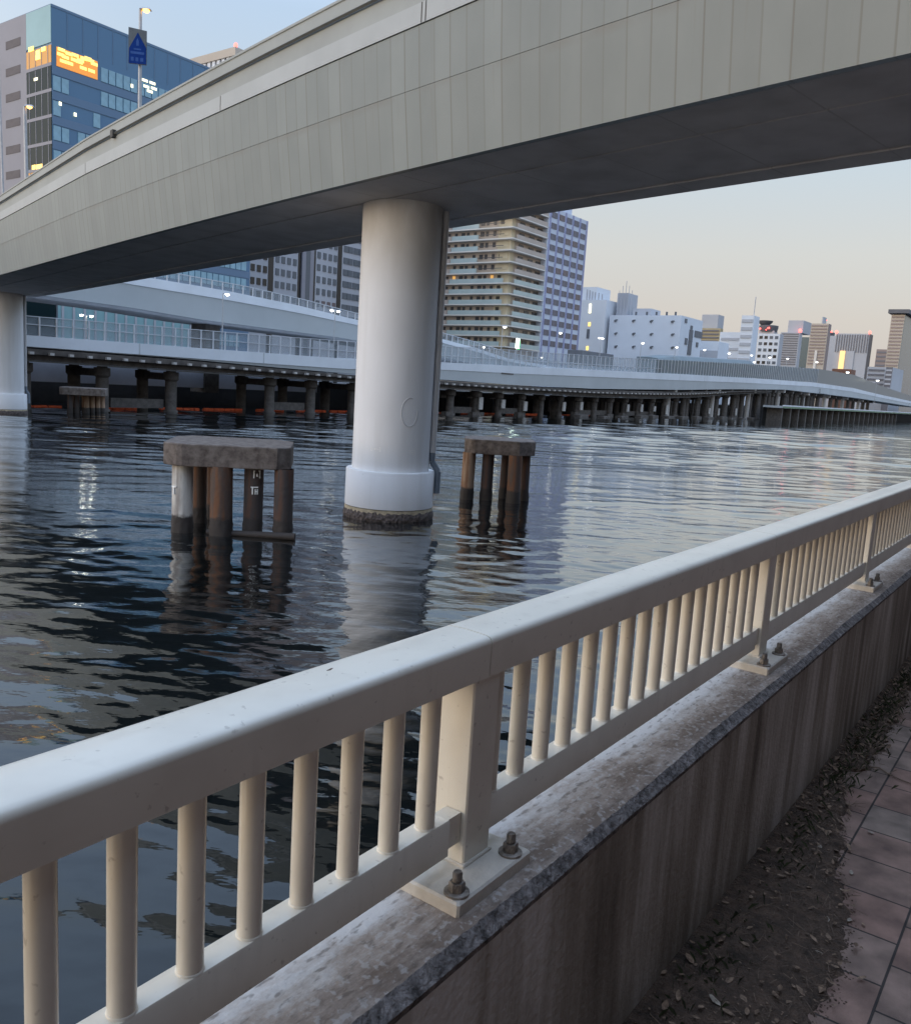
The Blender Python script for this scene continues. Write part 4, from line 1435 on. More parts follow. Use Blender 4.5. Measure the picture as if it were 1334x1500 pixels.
r1('parapet', lambda u: [W(u, n2(u), lerp_tab(B2, u)), W(u, n2(u), lerp_tab(T2, u)), W(u, n2(u) - .3, lerp_tab(T2, u)), W(u, n2(u) - .3, lerp_tab(B2, u))], M['white_deck'], ramp2, U2)
r1('girder', lambda u: [W(u, n2(u) - .5, lerp_tab(G2, u)), W(u, n2(u) - .08, lerp_tab(B2, u) - .01), W(u, n2(u) - 7.4, lerp_tab(B2, u) - .01), W(u, n2(u) - 7, lerp_tab(G2, u))], M['grey_deck'], ramp2, U2)
r1('underside', lambda u: [W(u, n2(u) - 1.1, lerp_tab(S2, u)), W(u, n2(u) - .75, lerp_tab(G2, u) - .01), W(u, n2(u) - 6.8, lerp_tab(G2, u) - .01), W(u, n2(u) - 6.5, lerp_tab(S2, u))], M['soffit'], ramp2, U2)
for u in (57.6, 92, 30):
    MB().box(u - .9, u + .9, -76.8, -74.4, -1, lerp_tab(S2, u) + .05).build('support', M['pier'], ramp2, origin=W(u, -75, 0))
F2 = [(20, 10.45), (44, 10.4), (49, 10.3), (60, 10.1), (68, 9.7), (76, 9.1), (92, 8.3), (102, 7.5), (110, 6.6), (125, 6.1), (170, 6.8)]
fence2 = thing('glass_fence', 'low glass fence with white frames on the upper descending ramp', 'fence', W(70, -72, 9))
r1('panel', lambda u: [W(u, n2(u) - .12, lerp_tab(T2, u) + .04), W(u, n2(u) - .12, lerp_tab(F2, u)), W(u, n2(u) - .14, lerp_tab(F2, u)), W(u, n2(u) - .14, lerp_tab(T2, u) + .04)], M['fence_panel'], fence2, U2)
r1('top_rail', lambda u: [W(u, n2(u) - .05, lerp_tab(F2, u)), W(u, n2(u) - .05, lerp_tab(F2, u) + .07), W(u, n2(u) - .2, lerp_tab(F2, u) + .07), W(u, n2(u) - .2, lerp_tab(F2, u))], M['fence_post'], fence2, U2)
u = 40.0
while u < 128:
    MB().box(u - .05, u + .05, n2(u) - .11, n2(u) - .03, lerp_tab(T2, u), lerp_tab(F2, u)).build('post', M['fence_post'], fence2, origin=W(u, -72, 8))
    u += 1.3

# low bridge with a green band at the far right
low = thing('low_bridge', 'low pale bridge with a thin green band, far off at the right over the water', 'bridge', W(300, -58, -2))
ua, ub = 205, 460
MB().box(ua, ub, -62, -57.5, .55, 1.0).build('deck', M['grey_deck'], low, origin=W(ua, -58, 1))
m_green = mat('green_band_paint', (.10, .22, .09), .6, .1, .3)
MB().box(ua, ub, -57.49, -57.44, .62, .86).build('green_band', m_green, low, origin=W(ua, -57, 1))
MB().box(ua, ub, -57.6, -57.4, 1.0, 1.28).build('kerb', M['white_deck'], low, origin=W(ua, -57, 2))
for i in range(22):
    u = ua + 2 + 7 * i
    MB().box(u - .4, u + .4, -61.5, -58, -3.3, .55).build('pier', M['pier'], low, origin=W(u, -60, -2))


MB().box(ua, ub, -62.4, -62.05, -3.3, .9).build('shade_backing', M['black'], low, origin=W(ua, -62, -2))  # near-black sheet added to imitate the shade under the bridge


# ================================================================== FAR STREET LAMPS
def far_lamp(px, py, n_, label, heads=1, hr=.22, h=6.0, lens='lens_f'):
    u, z = on_n(px, py, n_)
    base = W(u, n_, z - h)
    lamp(label, base, W(u, n_, z), UD * 1.0, heads, lens, .07, hr, .25)


lamp_list = [
    (327, 430, -66.5, 'slim lamp post with one white light in front of the upper ramp girder', 1, .20, 5.6),
    (491, 455, -69, 'twin-headed lamp post lit white beside the big white pillar', 2, .22, 6.5),
    (736, 478, -72, 'white street lamp shining before the balconies of the tan apartment tower', 1, .36, 6.0),
    (818, 487, -72, 'white street lamp before the blue and white gridded tower', 1, .34, 6.0),
    (706, 508, -72, 'small lamp low before the apartment tower, just above the clear fence', 1, .22, 3.0),
    (791, 523, -72, 'small white lamp low beside the fence under the gridded tower', 1, .22, 2.5),
    (880, 495, -72, 'twin-headed street lamp before the white wall left of the port-holed block', 2, .34, 6.0),
    (939, 502, -72, 'white street lamp in the middle of the big white warehouse wall', 1, .40, 6.0),
    (989, 508, -72, 'white street lamp near the right corner of the white warehouse', 1, .40, 6.0),
    (1030, 512, -74, 'white street lamp between the white warehouse and the yellow block', 1, .40, 5.0),
    (1066, 517, -74, 'white street lamp before the stepped white block', 1, .44, 5.0),
    (1099, 520, -74, 'upper of two close white lamps before the stepped white block', 1, .42, 4.0),
    (1103, 530, -74, 'lower of two close white lamps, nearest the fence below the stepped block', 1, .42, 2.5),
    (1126, 523, -74, 'white street lamp before the lattice-windowed white block', 1, .46, 4.0),
    (1152, 525, -74, 'white street lamp before the plain grey slab block', 1, .46, 4.0),
    (1195, 530, -74, 'white street lamp before the low rusty building', 1, .5, 4.0),
    (1240, 545, -74, 'bright street lamp before the low orange-brown building at the right', 1, .75, 4.0),
    (1284, 557, -60, 'tall lamp on the low bridge at the far right', 1, .62, 10.0),
]
for (px, py, n_, lb, hd, hr, h) in lamp_list:
    far_lamp(px, py, n_, lb, hd, hr * (1 if px < 500 else .8), h, 'lens_w' if px < 400 else 'lens_f')
# lamp on curved arms above the clear fence, far left
far_lamp(127, 462, -66, 'yellowish lamp on a short bracket before the teal glass strip', 2, .15, 2.2, 'lens_w')
u, z = on_n(757, 503, -74)
t = thing('lit_sign', 'bright white and green lit panel before the lowest balconies', 'sign', W(u, -74, z - 2.5))
MB().box(u - .35, u + .35, -74, -73.8, z - .75, z + .75).build('light_panel', emit('pale_green_glow', (.85, 1.0, .8), 6), t, origin=W(u, -74, z))
MB().box(u + .36, u + .56, -74, -73.8, z - .9, z + .7).build('green_edge', emit('green_glow', (.1, .7, .25), .8), t, origin=W(u, -74, z))
MB().cyl(W(u, -74, z - 3), W(u, -74, z - .75), .08, n=8).build('pole', M['pole'], t, origin=W(u, -74, z - 3))

# ================================================================== BUILDINGS
B = {}
B['blue'] = glassy('blue_curtain_glass', (0.083, 0.180, 0.300), .22, .5)
B['blue2'] = glassy('blue_spandrel_glass', (0.105, 0.182, 0.287), .3, .5)
B['pane'] = mat('teal_blind_glass', (.26, .44, .54), .25, .10, .8)
B['teal'] = mat('teal_corner_glass', (.26, .44, .47), .2, .05, .3)
B['dkglass'] = glassy('dark_corner_glass', (.008, .02, .024), .12, .12)
B['lilac'] = mat('lilac_grey_panel', (.27, .265, .30), .6, .05, .15)
B['vent'] = mat('grey_brown_louvre', (.12, .105, .11), .7, .1, 1)
B['orange'] = emit('warm_room_glow', (1.0, .36, .06), .36)
B['bulb'] = emit('ceiling_light_glow', (1.0, .66, .16), 1.35)
B['bulb2'] = emit('pale_room_light_glow', (1.0, .93, .62), 1.3)
B['amber'] = emit('dim_amber_room_glow', (.75, .36, .08), .06)
B['office'] = mat('grey_office_concrete', (.44, .45, .49), .8, .06, .1)
B['office_win'] = glassy('grey_office_glass', (0.093, 0.111, 0.136), .3)
B['office_dark'] = glassy('black_office_glass', (.008, .009, .012), .3)
B['office_pink'] = mat('blind_office_glass', (.17, .13, .13), .5, .1, .5)
B['apt'] = mat('tan_apartment_tile', (.60, .50, .41), .8, .1, .15)
B['apt_light'] = mat('cream_apartment_tile', (.70, .60, .42), .8, .08, .2)
B['slab'] = mat('pale_balcony_slab', (.72, .68, .62), .7, .06, .3)
B['balc_green'] = mat('green_glass_balcony', (.44, .52, .50), .35, .08, .3)
B['balc_tan'] = mat('tan_balcony_wall', (.50, .42, .36), .7, .08, .3)
B['apt_win'] = glassy('dark_apartment_window', (.075, .07, .07), .35)
B['apt_glow'] = emit('apartment_warm_glow', (1.0, .55, .16), .45)
B['grid'] = mat('pale_blue_tower_tile', (0.575, 0.625, 0.725), .7, .05, .2)
B['grid_rib'] = mat('violet_tower_rib', (0.338, 0.351, 0.520), .7, .05, .2)
B['grid_win'] = mat('dusky_tower_window', (0.136, 0.128, 0.160), .4, .2, .2)
B['white'] = mat('white_warehouse_paint', (.66, .71, .78), .75, .05, .1)
B['white2'] = mat('blue_white_block_paint', (.68, .71, .75), .75, .05, .1)
B['port'] = mat('dark_porthole', (.13, .14, .16), .6, .1, 1)
B['yellow'] = mat('ochre_block_tile', (0.442, 0.364, 0.221), .8, .1, .1)
B['tan'] = mat('plain_tan_tile', (.50, .44, .37), .8, .06, .05)  # plain tan of the tiles themselves
B['brown'] = mat('brown_block_tile', (0.312, 0.247, 0.227), .8, .08, .05)
B['greyb'] = mat('grey_block_tile', (.44, .45, .48), .8, .05, .05)
B['band'] = mat('dark_window_band', (0.150, 0.150, 0.173), .4, .15, .05)
B['teal_t'] = glassy('teal_tower_glass', (.05, .10, .12), .25)
B['dark_roof'] = mat('dark_roof_drum', (.11, .115, .13), .6, .1, .2)
B['gold'] = emit('golden_facade_light', (1.0, .62, .26), .62)
B['rust'] = mat('rust_red_shed', (.20, .095, .06), .8, .15, .2)
B['bluepanel'] = emit('blue_screen_glow', (.18, .38, .75), .35)
B['shade_land'] = mat('shade_block_brown', (.055, .04, .034), .85, .2, 2, .3, 20)  # very dark brown, so the added block returns little light


def quad_box_n(u0, u1, z0, z1, n_, d=.12, d0=.05):      # panel on a canal-facing wall (normal +N)
    return MB().box(u0, u1, n_ - d0, n_ + d, z0, z1)


def quad_box_u(n0, n1, z0, z1, u_, d=.12, d0=.05):      # panel on a wall facing back along the canal (normal -U)
    return MB().box(u_ - d, u_ + d0, min(n0, n1), max(n0, n1), z0, z1)


class Windows:
    """adds windows as parts; equal ones share mesh data; past 98 the rest become one stuff part"""
    def __init__(s, root, m, face, limit=98, name='window'):
        s.root, s.m, s.face, s.limit, s.name = root, m, face, limit, name
        s.n, s.proto, s.rest = 0, {}, MB()

    def add(s, a, z, w_, h_, plane, m=None):
        m = m or s.m
        a0, a1, z0, z1 = a - w_ / 2, a + w_ / 2, z - h_ / 2, z + h_ / 2
        if s.n >= s.limit:
            if s.face == 'n': s.rest.box(a0, a1, plane - .05, plane + .1, z0, z1)
            else: s.rest.box(plane - .1, plane + .05, a0, a1, z0, z1)
            return None
        s.n += 1
        o3 = W(a, plane, z) if s.face == 'n' else W(plane, a, z)
        key = (round(w_, 3), round(h_, 3), m.name)
        if key in s.proto:
            c = s.proto[key].copy(); COL.objects.link(c); c.location = o3 - s.root.location
            return c
        mb = quad_box_n(a0, a1, z0, z1, plane, .1) if s.face == 'n' else quad_box_u(a0, a1, z0, z1, plane, .1)
        s.proto[key] = mb.build(s.name, m, s.root, origin=o3)
        return s.proto[key]

    def done(s):
        if s.rest.f:
            tag(s.rest.build(s.name, s.m, s.root), kind='stuff')


def bpart(root, name, mb, m, origin=None):
    return mb.build(name, m, root, origin=origin if origin is not None else root.location)


# ---- blue glass office with lilac flank
NB = -100.0
uc, ztop = on_n(75, 5, NB)
ur = on_n(366, 400, NB)[0]
bl = thing('office_building', 'blue glass office block with lit orange room and lilac flank', 'building', W(uc, NB, 0))
bpart(bl, 'glass_body', MB().box(uc + .05, ur, NB - 28, NB - .02, 0, ztop - .3), B['blue'])
bpart(bl, 'roof_edge', MB().box(uc, ur + .1, NB - 28, NB + .02, ztop - .28, ztop), B['blue2'])


def fz(y):                # height of a row measured at the corner (picture column ~77)
    return on_n(76 + (y - 5) * .018, y, NB)[1]


def fu(x, y):
    return on_n(x, y, NB)


nL0 = on_u(38.5, 30, uc)[0]
nL1 = on_u(-160, 30, uc)[0]
rowsy = [64, 95, 133, 171, 210, 247, 285]
bpart(bl, 'flank_wall', MB().box(uc - .02, uc + 6, nL1, nL0, 0, ztop - .05), B['lilac'])
bpart(bl, 'corner_glass_top', MB().box(uc - .03, uc + .04, nL0 + .05, NB - .05, fz(62), ztop - .1), B['teal'])
zz = [fz(y) for y in rowsy]
for i, (za, zb_) in enumerate(zip(zz, zz[1:])):
    bpart(bl, 'corner_glass', MB().box(uc - .03, uc + .04, nL0 + .05, NB - .05, zb_ + .25, za - .12), B['amber'] if i in (0, 5) else B['dkglass'], origin=W(uc, NB, zb_))
    bpart(bl, 'floor_band', MB().box(uc - .05, uc + .03, nL0 + .02, NB - .02, zb_ - .1, zb_ + .25), B['lilac'], origin=W(uc, NB, zb_))
    for j in range(4):
        nn_ = nL0 + (NB - nL0) * (j + .5) / 4
        bpart(bl, 'mullion', MB().box(uc - .06, uc - .031, nn_ - .05, nn_ + .05, zb_ + .26, za - .13), B['lilac'], origin=W(uc, nn_, zb_))
# rooms lit behind the corner glass
for (x, y, wd, ht) in ((46, 72, 1.1, .5), (56, 77, .9, .5), (56, 84, 1.0, .5), (64, 72, .9, .45), (53, 116, .8, .3), (58, 244, 1.4, .5), (50, 245, .8, .5)):
    n_, z_ = on_u(x, y, uc - .05)
    bpart(bl, 'ceiling_light', MB().box(uc - .08, uc - .035, n_ - wd / 2, n_ + wd / 2, z_ - ht / 2, z_ + ht / 2), B['bulb'] if y != 116 else B['bulb2'], origin=W(uc, n_, z_))
for (y0) in (64, 104, 142, 180, 219, 256):           # louvres in the lilac wall
    n0, z0 = on_u(20, y0, uc)
    bpart(bl, 'louvre', MB().box(uc - .06, uc - .01, n0 - 1.7, n0 + 1.7, z0 - .45, z0 + .45), B['vent'], origin=W(uc, n0, z0))
# canal side: spandrel bands and blind-backed panes
fl_h = (zz[0] - zz[5]) / 5
panes = Windows(bl, B['pane'], 'n', 98, 'pane')
gr = random.Random(4)
for i in range(13):
    zt_ = zz[0] - .35 - fl_h * i - .55
    bpart(bl, 'spandrel', MB().box(uc + .05, ur, NB - .03, NB + .06, zt_ - fl_h * .86, zt_ - fl_h * .52), B['blue2'], origin=W(uc, NB, zt_))
    SEG = {0: ((150, 400),), 1: ((79, 104), (150, 400)), 2: ((79, 88), (131, 150), (172, 400)), 3: ((79, 107), (111, 400))}.get(i, ((79, 150), (165, 400)))
    segs = [(fu(a, 100)[0], fu(b_, 100)[0]) for a, b_ in SEG]
    n_p = int((ur - uc) / .98)
    for j in range(n_p):
        s_ = uc + .6 + j * .98
        if any(a <= s_ <= b_ for a, b_ in segs) and gr.random() < .93:
            panes.add(s_, zt_ - fl_h * .20, .84, fl_h * .58, NB - .0, B['pane'])
panes.done()
for j in range(1, 16):
    s_ = uc + j * 1.9
    if s_ < ur:
        bpart(bl, 'facade_joint', MB().box(s_ - .04, s_ + .04, NB - .01, NB + .02, zz[0] + .2, ztop - .3), B['blue2'], origin=W(s_, NB, ztop))
u0, z1_ = fu(83, 70); u1, z2_ = fu(143, 86)
zA, zB = fu(85, 69)[1], fu(85, 97)[1]
bpart(bl, 'lit_room', MB().box(u0, u1, NB - .02, NB + .05, zB, zA), B['orange'], origin=W(u0, NB, zB))
for (x, y) in ((90, 73), (89, 80), (96, 84), (93, 90), (101, 79), (102, 93), (110, 81), (109, 88), (116, 91), (123, 86), (133, 89), (138, 94), (122, 100), (134, 104), (118, 98 - 9), (129, 86)):
    a, z = fu(x, y)
    bpart(bl, 'ceiling_light', MB().box(a - .42, a + .42, NB + .04, NB + .08, z - .17, z + .17), B['bulb'], origin=W(a, NB, z))
for (x, y) in ((212, 118), (223, 122), (214, 127), (225, 130), (219, 134)):
    a, z = fu(x, y)
    bpart(bl, 'ceiling_light', MB().box(a - .4, a + .4, NB + .08, NB + .12, z - .15, z + .15), B['bulb2'], origin=W(a, NB, z))
for (x, y) in ((88, 152), (110, 168), (193, 126)):
    a, z = fu(x, y)
    bpart(bl, 'ceiling_light', MB().box(a - .16, a + .16, NB + .08, NB + .12, z - .2, z + .2), B['bulb2'], origin=W(a, NB, z))

# ---- roof of a further office with fins and a red beacon
ub_, zb1 = on_n(345, 68, -150)
fn_ = thing('office_building', 'beige finned office top with a red beacon behind the blue glass block', 'building', W(ub_, -150, 0))
bpart(fn_, 'body', MB().box(ub_ + 1.2, ub_ + 40, -185, -150.3, 0, zb1 - 1.6), B['brown'])
bpart(fn_, 'roof_slab', MB().box(ub_, ub_ + 40, -186, -150, zb1 - 1.6, zb1), B['tan'])
for i in range(12):
    n_ = -151 - 1.55 * i
    bpart(fn_, 'fin', MB().box(ub_ + .2, ub_ + 1.2, n_ - .45, n_ + .45, zb1 - 14, zb1 - 1.65), B['white2'], origin=W(ub_, n_, zb1 - 10))
bpart(fn_, 'beacon', MB().lathe(W(ub_ + .4, -150.4), [(.3, zb1), (.45, zb1 + .4), (.2, zb1 + .9)], 8), M['red'], origin=W(ub_, -150, zb1))

# ---- teal glass low building under the upper ramp
NT = -92.0
ua_, za_ = on_n(84, 440, NT); ue_ = on_n(318, 480, NT)[0]
tb = thing('glass_building', 'low building with a pale teal ribbed glass front behind the clear fence', 'building', W(ua_, NT, 0))
bpart(tb, 'body', MB().box(ua_, ue_, NT - 7, NT - .1, 0, 9.5), B['lilac'])
bpart(tb, 'glass_front', MB().box(ua_ + .1, ue_ - .1, NT - .08, NT, 1.0, 9.0), B['teal'])
i = 0
u = ua_ + .6
while u < ue_ - .3:
    bpart(tb, 'mullion', MB().box(u - .12, u + .12, NT, NT + .15, 1.0, 9.0), B['office'], origin=W(u, NT, 1)); u += 1.28
bpart(tb, 'dark_bay', MB().box(ua_ - 5.2, ua_ - .2, NT - 6, NT + .05, 3.9, 9.0), B['dkglass'], origin=W(ua_, NT, 4))
bpart(tb, 'grey_bay', MB().box(ua_ - 14, ua_ - .15, NT - 7, NT - .3, 0, 9.0), B['lilac'], origin=W(ua_, NT, 0))

# ---- grey office slab with square windows
NG = -110.0
g0 = on_n(366, 400, NG)[0]; g1 = 150.0
go = thing('office_building', 'grey concrete office slab with rows of square windows and dark slots', 'building', W(g0, NG, 0))
bpart(go, 'body', MB().box(g0, g1, NG - 22, NG, 0, 36), B['office'])
wins = Windows(go, B['office_win'], 'n', 98, 'window')


def gz(x, y): return on_n(x, y, NG)


zr0 = gz(447, 397)[1]
zr1 = gz(447, 448)[1]
fh = (gz(470, 376)[1] - gz(470, 447)[1]) / 4.0
cols_a = [370, 379, 388]
colsl = [gz(x, 400)[0] for x in (370, 379, 388, 406, 414.5, 423, 431.5, 466.5, 475, 483, 490.5, 505.5, 512.5, 520, 527)]
zref = gz(470, 410)[1]
order = sorted([(abs(k), k) for k in range(-3, 7)])
for _, k in order:
    for c_i, a in enumerate(colsl):
        z_ = zref + k * fh
        mm = B['office_dark'] if c_i < 3 else (B['office_pink'] if (k == -2 and c_i in (8, 9, 10)) else B['office_win'])
        wins.add(a, z_, (colsl[1] - colsl[0]) * .62 if c_i < 11 else 1.1, fh * .52, NG, mm)
wins.done()
for x, wd in ((396.5, .55), (438.5, .35), (459, .45), (497, .5)):
    a = gz(x, 400)[0]
    bpart(go, 'dark_slot', MB().box(a - wd, a + wd, NG - .05, NG + .06, 0, 36.1), B['office_dark'], origin=W(a, NG, 0))
for x0, x1, mm in ((440.5, 446, 'slab'), (446.2, 452, 'office_win'), (452.2, 457.5, 'slab')):
    a0_, a1_ = gz(x0, 400)[0], gz(x1, 400)[0]
    bpart(go, 'stair_panel', MB().box(a0_, a1_, NG - .05, NG + .35, 0, 36.1), B['lilac'] if mm == 'slab' else B['office_win'], origin=W(a0_, NG, 0))

# ---- tan apartment tower with balcony bands
NA = -90.0
au, atop = on_n(752, 331, NA)
ae = on_n(803, 345, NA)[0]
al = on_u(560, 400, au)[0]
zs_ = [on_n(752 - (y - 331) * .062, y, NA)[1] for y in (331, 347.5, 364.5, 382, 398, 413.5, 429, 445, 461, 476, 491.5, 507)]
ap = thing('apartment_tower', 'tan apartment tower with continuous balcony bands and a cream corner', 'building', W(au, NA, 0))
fh_a = (zs_[0] - zs_[10]) / 10
bpart(ap, 'body', MB().box(au + 1.2, ae, al, NA - 1.2, 0, zs_[0] + fh_a * 4), B['apt'])
bpart(ap, 'corner_tiles', MB().box(au + 1.1, au + 2.4, NA - 4.0, NA - 1.1, 0, zs_[0] + fh_a * 4), B['apt_light'])
zf = [zs_[0] + fh_a * k for k in (3, 2, 1)] + zs_
wl = Windows(ap, B['apt_win'], 'u', 98, 'window')
for fi, z_ in enumerate(zf):
    green = fi >= 8
    bpart(ap, 'balcony_slab', MB().box(au, ae, NA - 1.15, NA, z_ - .22, z_).box(au, au + 1.15, al, NA - 1.16, z_ - .22, z_), B['slab'], origin=W(au, NA, z_))
    # canal-facing balcony front
    bpart(ap, 'balcony_front', MB().box(au + 1.6, ae - .4, NA - .12, NA - .02, z_ + .005, z_ + fh_a * .40), B['balc_green'] if green else B['balc_tan'], origin=W(au, NA, z_))
    nm, nr_ = al, NA - .3
    n_mid = on_u(640 + 18, 400, au)[0]
    n_mid2 = on_u(697, 400, au)[0]
    bpart(ap, 'balcony_front', MB().box(au + .02, au + .12, n_mid + .1, (n_mid2 if not green else NA - 1.6), z_ + .005, z_ + fh_a * .40), B['balc_green'], origin=W(au, n_mid, z_))
    bpart(ap, 'balcony_front', MB().box(au + .02, au + .12, al, n_mid - .05, z_ + .005, z_ + fh_a * .40), B['balc_tan'], origin=W(au, n_mid, z_))
    if not green:
        bpart(ap, 'balcony_rail', MB().box(au + .02, au + .1, n_mid2 + .1, NA - 2.0, z_ + fh_a * .34, z_ + fh_a * .40), B['apt_win'], origin=W(au, n_mid2, z_))
for fi in list(range(3, 15)) + [0, 1, 2]:
    z_ = zf[fi]
    for j in range(11):
        n_ = NA - 3.2 - j * 1.5 - (j % 3) * .18
        if n_ < al + .5 or gr.random() < .12: continue
        wl.add(n_, z_ + fh_a * .56, .62 if j % 3 else .85, fh_a * .42, au + 1.2, B['apt_glow'] if ((fi in (7,) and j in (0,)) or (fi == 8 and j in (7, 9)) or gr.random() < .012) else B['apt_win'])
wl.done()
wr = Windows(ap, B['apt_win'], 'n', 46, 'window')
for fi in list(range(3, 15)) + [0, 1, 2]:
    z_ = zf[fi]
    for f in (.30, .62, .88):
        a = au + 1.5 + (ae - au - 1.5) * f
        wr.add(a, z_ + fh_a * .55, 1.7, fh_a * .40, NA - 1.2)
wr.done()
for fi in (4, 5, 6, 7):
    bpart(ap, 'corner_panel', MB().box(au + 1.0, au + 1.15, NA - 3.4 - (fi % 2) * .8, NA - 1.5, zf[fi] + fh_a * .30, zf[fi] + fh_a * .82), B['apt_light'], origin=W(au, NA, zf[fi]))  # plain cream tile panels beside the corner

# ---- pale blue gridded tower beyond it
w0, wt = on_n(806, 315, NA); w1 = on_n(858, 350, NA)[0]
wz = thing('gridded_tower', 'pale blue tower with violet ribs and a grid of dusky windows', 'building', W(w0, NA, 0))
ztop_w = on_n(855, 322, NA)[1]
bpart(wz, 'body', MB().box(w0 - .5, w1, NA - 16, NA, 0, ztop_w), B['grid'])
bpart(wz, 'stair_core', MB().box(w0 + 4, w1 - 1.5, NA - 12, NA - 3, ztop_w, ztop_w + 4.5), B['grid'], origin=W(w0, NA, ztop_w))
bpart(wz, 'side_wing', MB().box(w1 + .01, w1 + 1.2, NA - 12, NA - 2, 0, ztop_w - 8), B['white2'], origin=W(w1, NA, 0))
fw_h = (on_n(840, 372, NA)[1] - on_n(836, 492, NA)[1]) / 8.0
ww = Windows(wz, B['grid_win'], 'n', 98, 'window')
for r_ in range(13):
    z_ = ztop_w - fw_h * (r_ + .65)
    for c_ in range(5):
        a = w0 + .1 + (w1 - w0 - .2) * (c_ + .5) / 5
        ww.add(a, z_, (w1 - w0) / 5 * .66, fw_h * .52, NA, B['office_pink'] if (c_ == 4 and r_ > 6) or gr.random() < .15 else B['grid_win'])
ww.done()
for c_ in range(6):
    a = w0 + .1 + (w1 - w0 - .2) * c_ / 5
    bpart(wz, 'rib', MB().box(a - .2, a + .2, NA - .02, NA + .16, 0, ztop_w - .02), B['grid_rib'], origin=W(a, NA, 0))

# ---- white warehouse
NW = -85.0
hu, ht_ = on_n(998, 462, NW)
he = on_n(1028, 482, NW)[0]
hl = on_u(893, 463, hu)[0]
wh = thing('warehouse', 'big windowless white warehouse with rows of small dark portholes', 'building', W(hu, NW, 0))
bpart(wh, 'body', MB().box(hu, he, hl, NW, 0, ht_), B['white'])
for y_ in (470, 489, 508):
    for x_ in (901, 927, 953, 984):
        n_, z_ = on_u(x_, y_ + (x_ - 900) * .02, hu)
        b = MB()
        c = W(hu, n_, z_)
        b.cyl(c - UD * .25, c + UD * .05, .30, .30, 10)
        b.box(hu - .3, hu - .02, n_ + .1, n_ + .6, z_ + .2, z_ + .38)
        bpart(wh, 'porthole', b, B['port'], origin=c)
for (x_, y_, w_, h_) in ((1011, 492, 1.2, 3.0), (1022, 490, 2.6, 1.6), (1009, 510, 1.2, 3.4), (1004, 470, .7, 1), (1012, 480, .7, 1), (1020, 505, .7, 1.2), (1004, 500, .8, 1.6)):
    a, z_ = on_n(x_, y_, NW)
    bpart(wh, 'hatch', MB().box(a - w_, a + w_, NW - .05, NW + .15, z_ - h_ / 2, z_ + h_ / 2), B['port'], origin=W(a, NW, z_))
for x_ in (930, 946, 960, 975, 988):
    n_, z_ = on_u(x_, 462, hu)
    bpart(wh, 'roof_stub', MB().box(hu + .2, hu + .6, n_ - .2, n_ + .2, ht_, ht_ + .9), B['port'], origin=W(hu, n_, ht_))
# annex with rooftop masts
a1n = on_u(892, 430, hu)[0]; a0n = on_u(852, 430, hu)[0]; az_ = on_u(870, 440, hu)[1]
an = thing('annex_building', 'plain white annex with rooftop masts between tower and warehouse', 'building', W(hu, a1n, 0))
bpart(an, 'body', MB().box(hu - 1.0, hu + 12, a0n - 12, a1n - .05, 0, az_), B['white2'])
bpart(an, 'roof_house', MB().box(hu + 1, hu + 9, a0n - 8, a0n + 3.8, az_, az_ + 3.6), B['white2'], origin=W(hu, a0n, az_))
for x_, y_ in ((860, 424), (864, 425), (868, 427), (872, 428), (877, 429), (882, 431)):
    n_, z_ = on_u(x_, y_, hu - .5)
    bpart(an, 'mast', MB().box(hu - .6, hu - .4, n_ - .13, n_ + .13, az_ - .1, z_), B['greyb'], origin=W(hu, n_, az_))
bpart(wh, 'roof_plant', MB().box(hu + 3, hu + 9, hl + .2, hl + 3.2, ht_, ht_ + 6).box(hu + 3, hu + 9, hl + 5, hl + 10, ht_, ht_ + 2.0), B['greyb'], origin=W(hu, hl, ht_))
for i in range(5):
    bpart(wh, 'mast', MB().box(hu + 2.6, hu + 2.75, hl + .8 + i * .9, hl + .9 + i * .9, ht_, ht_ + 9 - abs(i - 2) * 1.2), B['greyb'], origin=W(hu, hl, ht_))
for (x_, y_) in ((864, 452), (863, 475), (860, 510)):
    n_, z_ = on_u(x_, y_, hu - 1)
    bpart(an, 'lit_window', MB().box(hu - 1.15, hu - .98, n_ - .3, n_ + .3, z_ - (1.2 if y_ == 452 else .5), z_ + (1.2 if y_ == 452 else .5)), B['bulb2'] if y_ == 452 else B['bulb'], origin=W(hu, n_, z_))
n_, z_ = on_u(861, 489, hu - 1)
bpart(an, 'hatch', MB().box(hu - 1.15, hu - .98, n_ - .4, n_ + .4, z_ - 1.2, z_ + 1.2), B['port'], origin=W(hu, n_, z_))
# low sheds before the annex / dark roof edge over the fence
u_, z_ = on_n(866, 515, -76)
sh_ = thing('roof_shed', 'dark flat shed roof just above the fence below the annex', 'shed', W(u_, -76, 0))
ue2 = on_n(898, 522, -76)[0]
bpart(sh_, 'roof', MB().box(on_n(852, 518, -76)[0], ue2, -79, -76, z_ - 2.5, z_), B['port'])
bpart(sh_, 'wall', MB().box(on_n(852, 518, -76)[0] + .2, ue2 - .2, -78.9, -76.1, .3, z_ - 2.51), B['greyb'])
u0_, z0_ = on_n(952, 523, -74); u1_ = on_n(1090, 530, -74)[0]
ns = thing('tunnel_roof', 'long grey rounded noise tunnel roof rising above the fence', 'shelter', W(u0_, -74, 4))
rows = []
for i in range(13):
    f = i / 12
    uu = u0_ + (u1_ - u0_) * f
    hh = z0_ + .6 * min(1, f * 6) + 2.2 * f
    rows.append([W(uu, -71.5, hh - 6), W(uu, -71.6, hh - 1.0), W(uu, -72.4, hh - .2), W(uu, -74, hh), W(uu, -77, hh), W(uu, -77, hh - 6)])
bpart(ns, 'shell', MB().strip(rows, close=True), M['tunnel'])


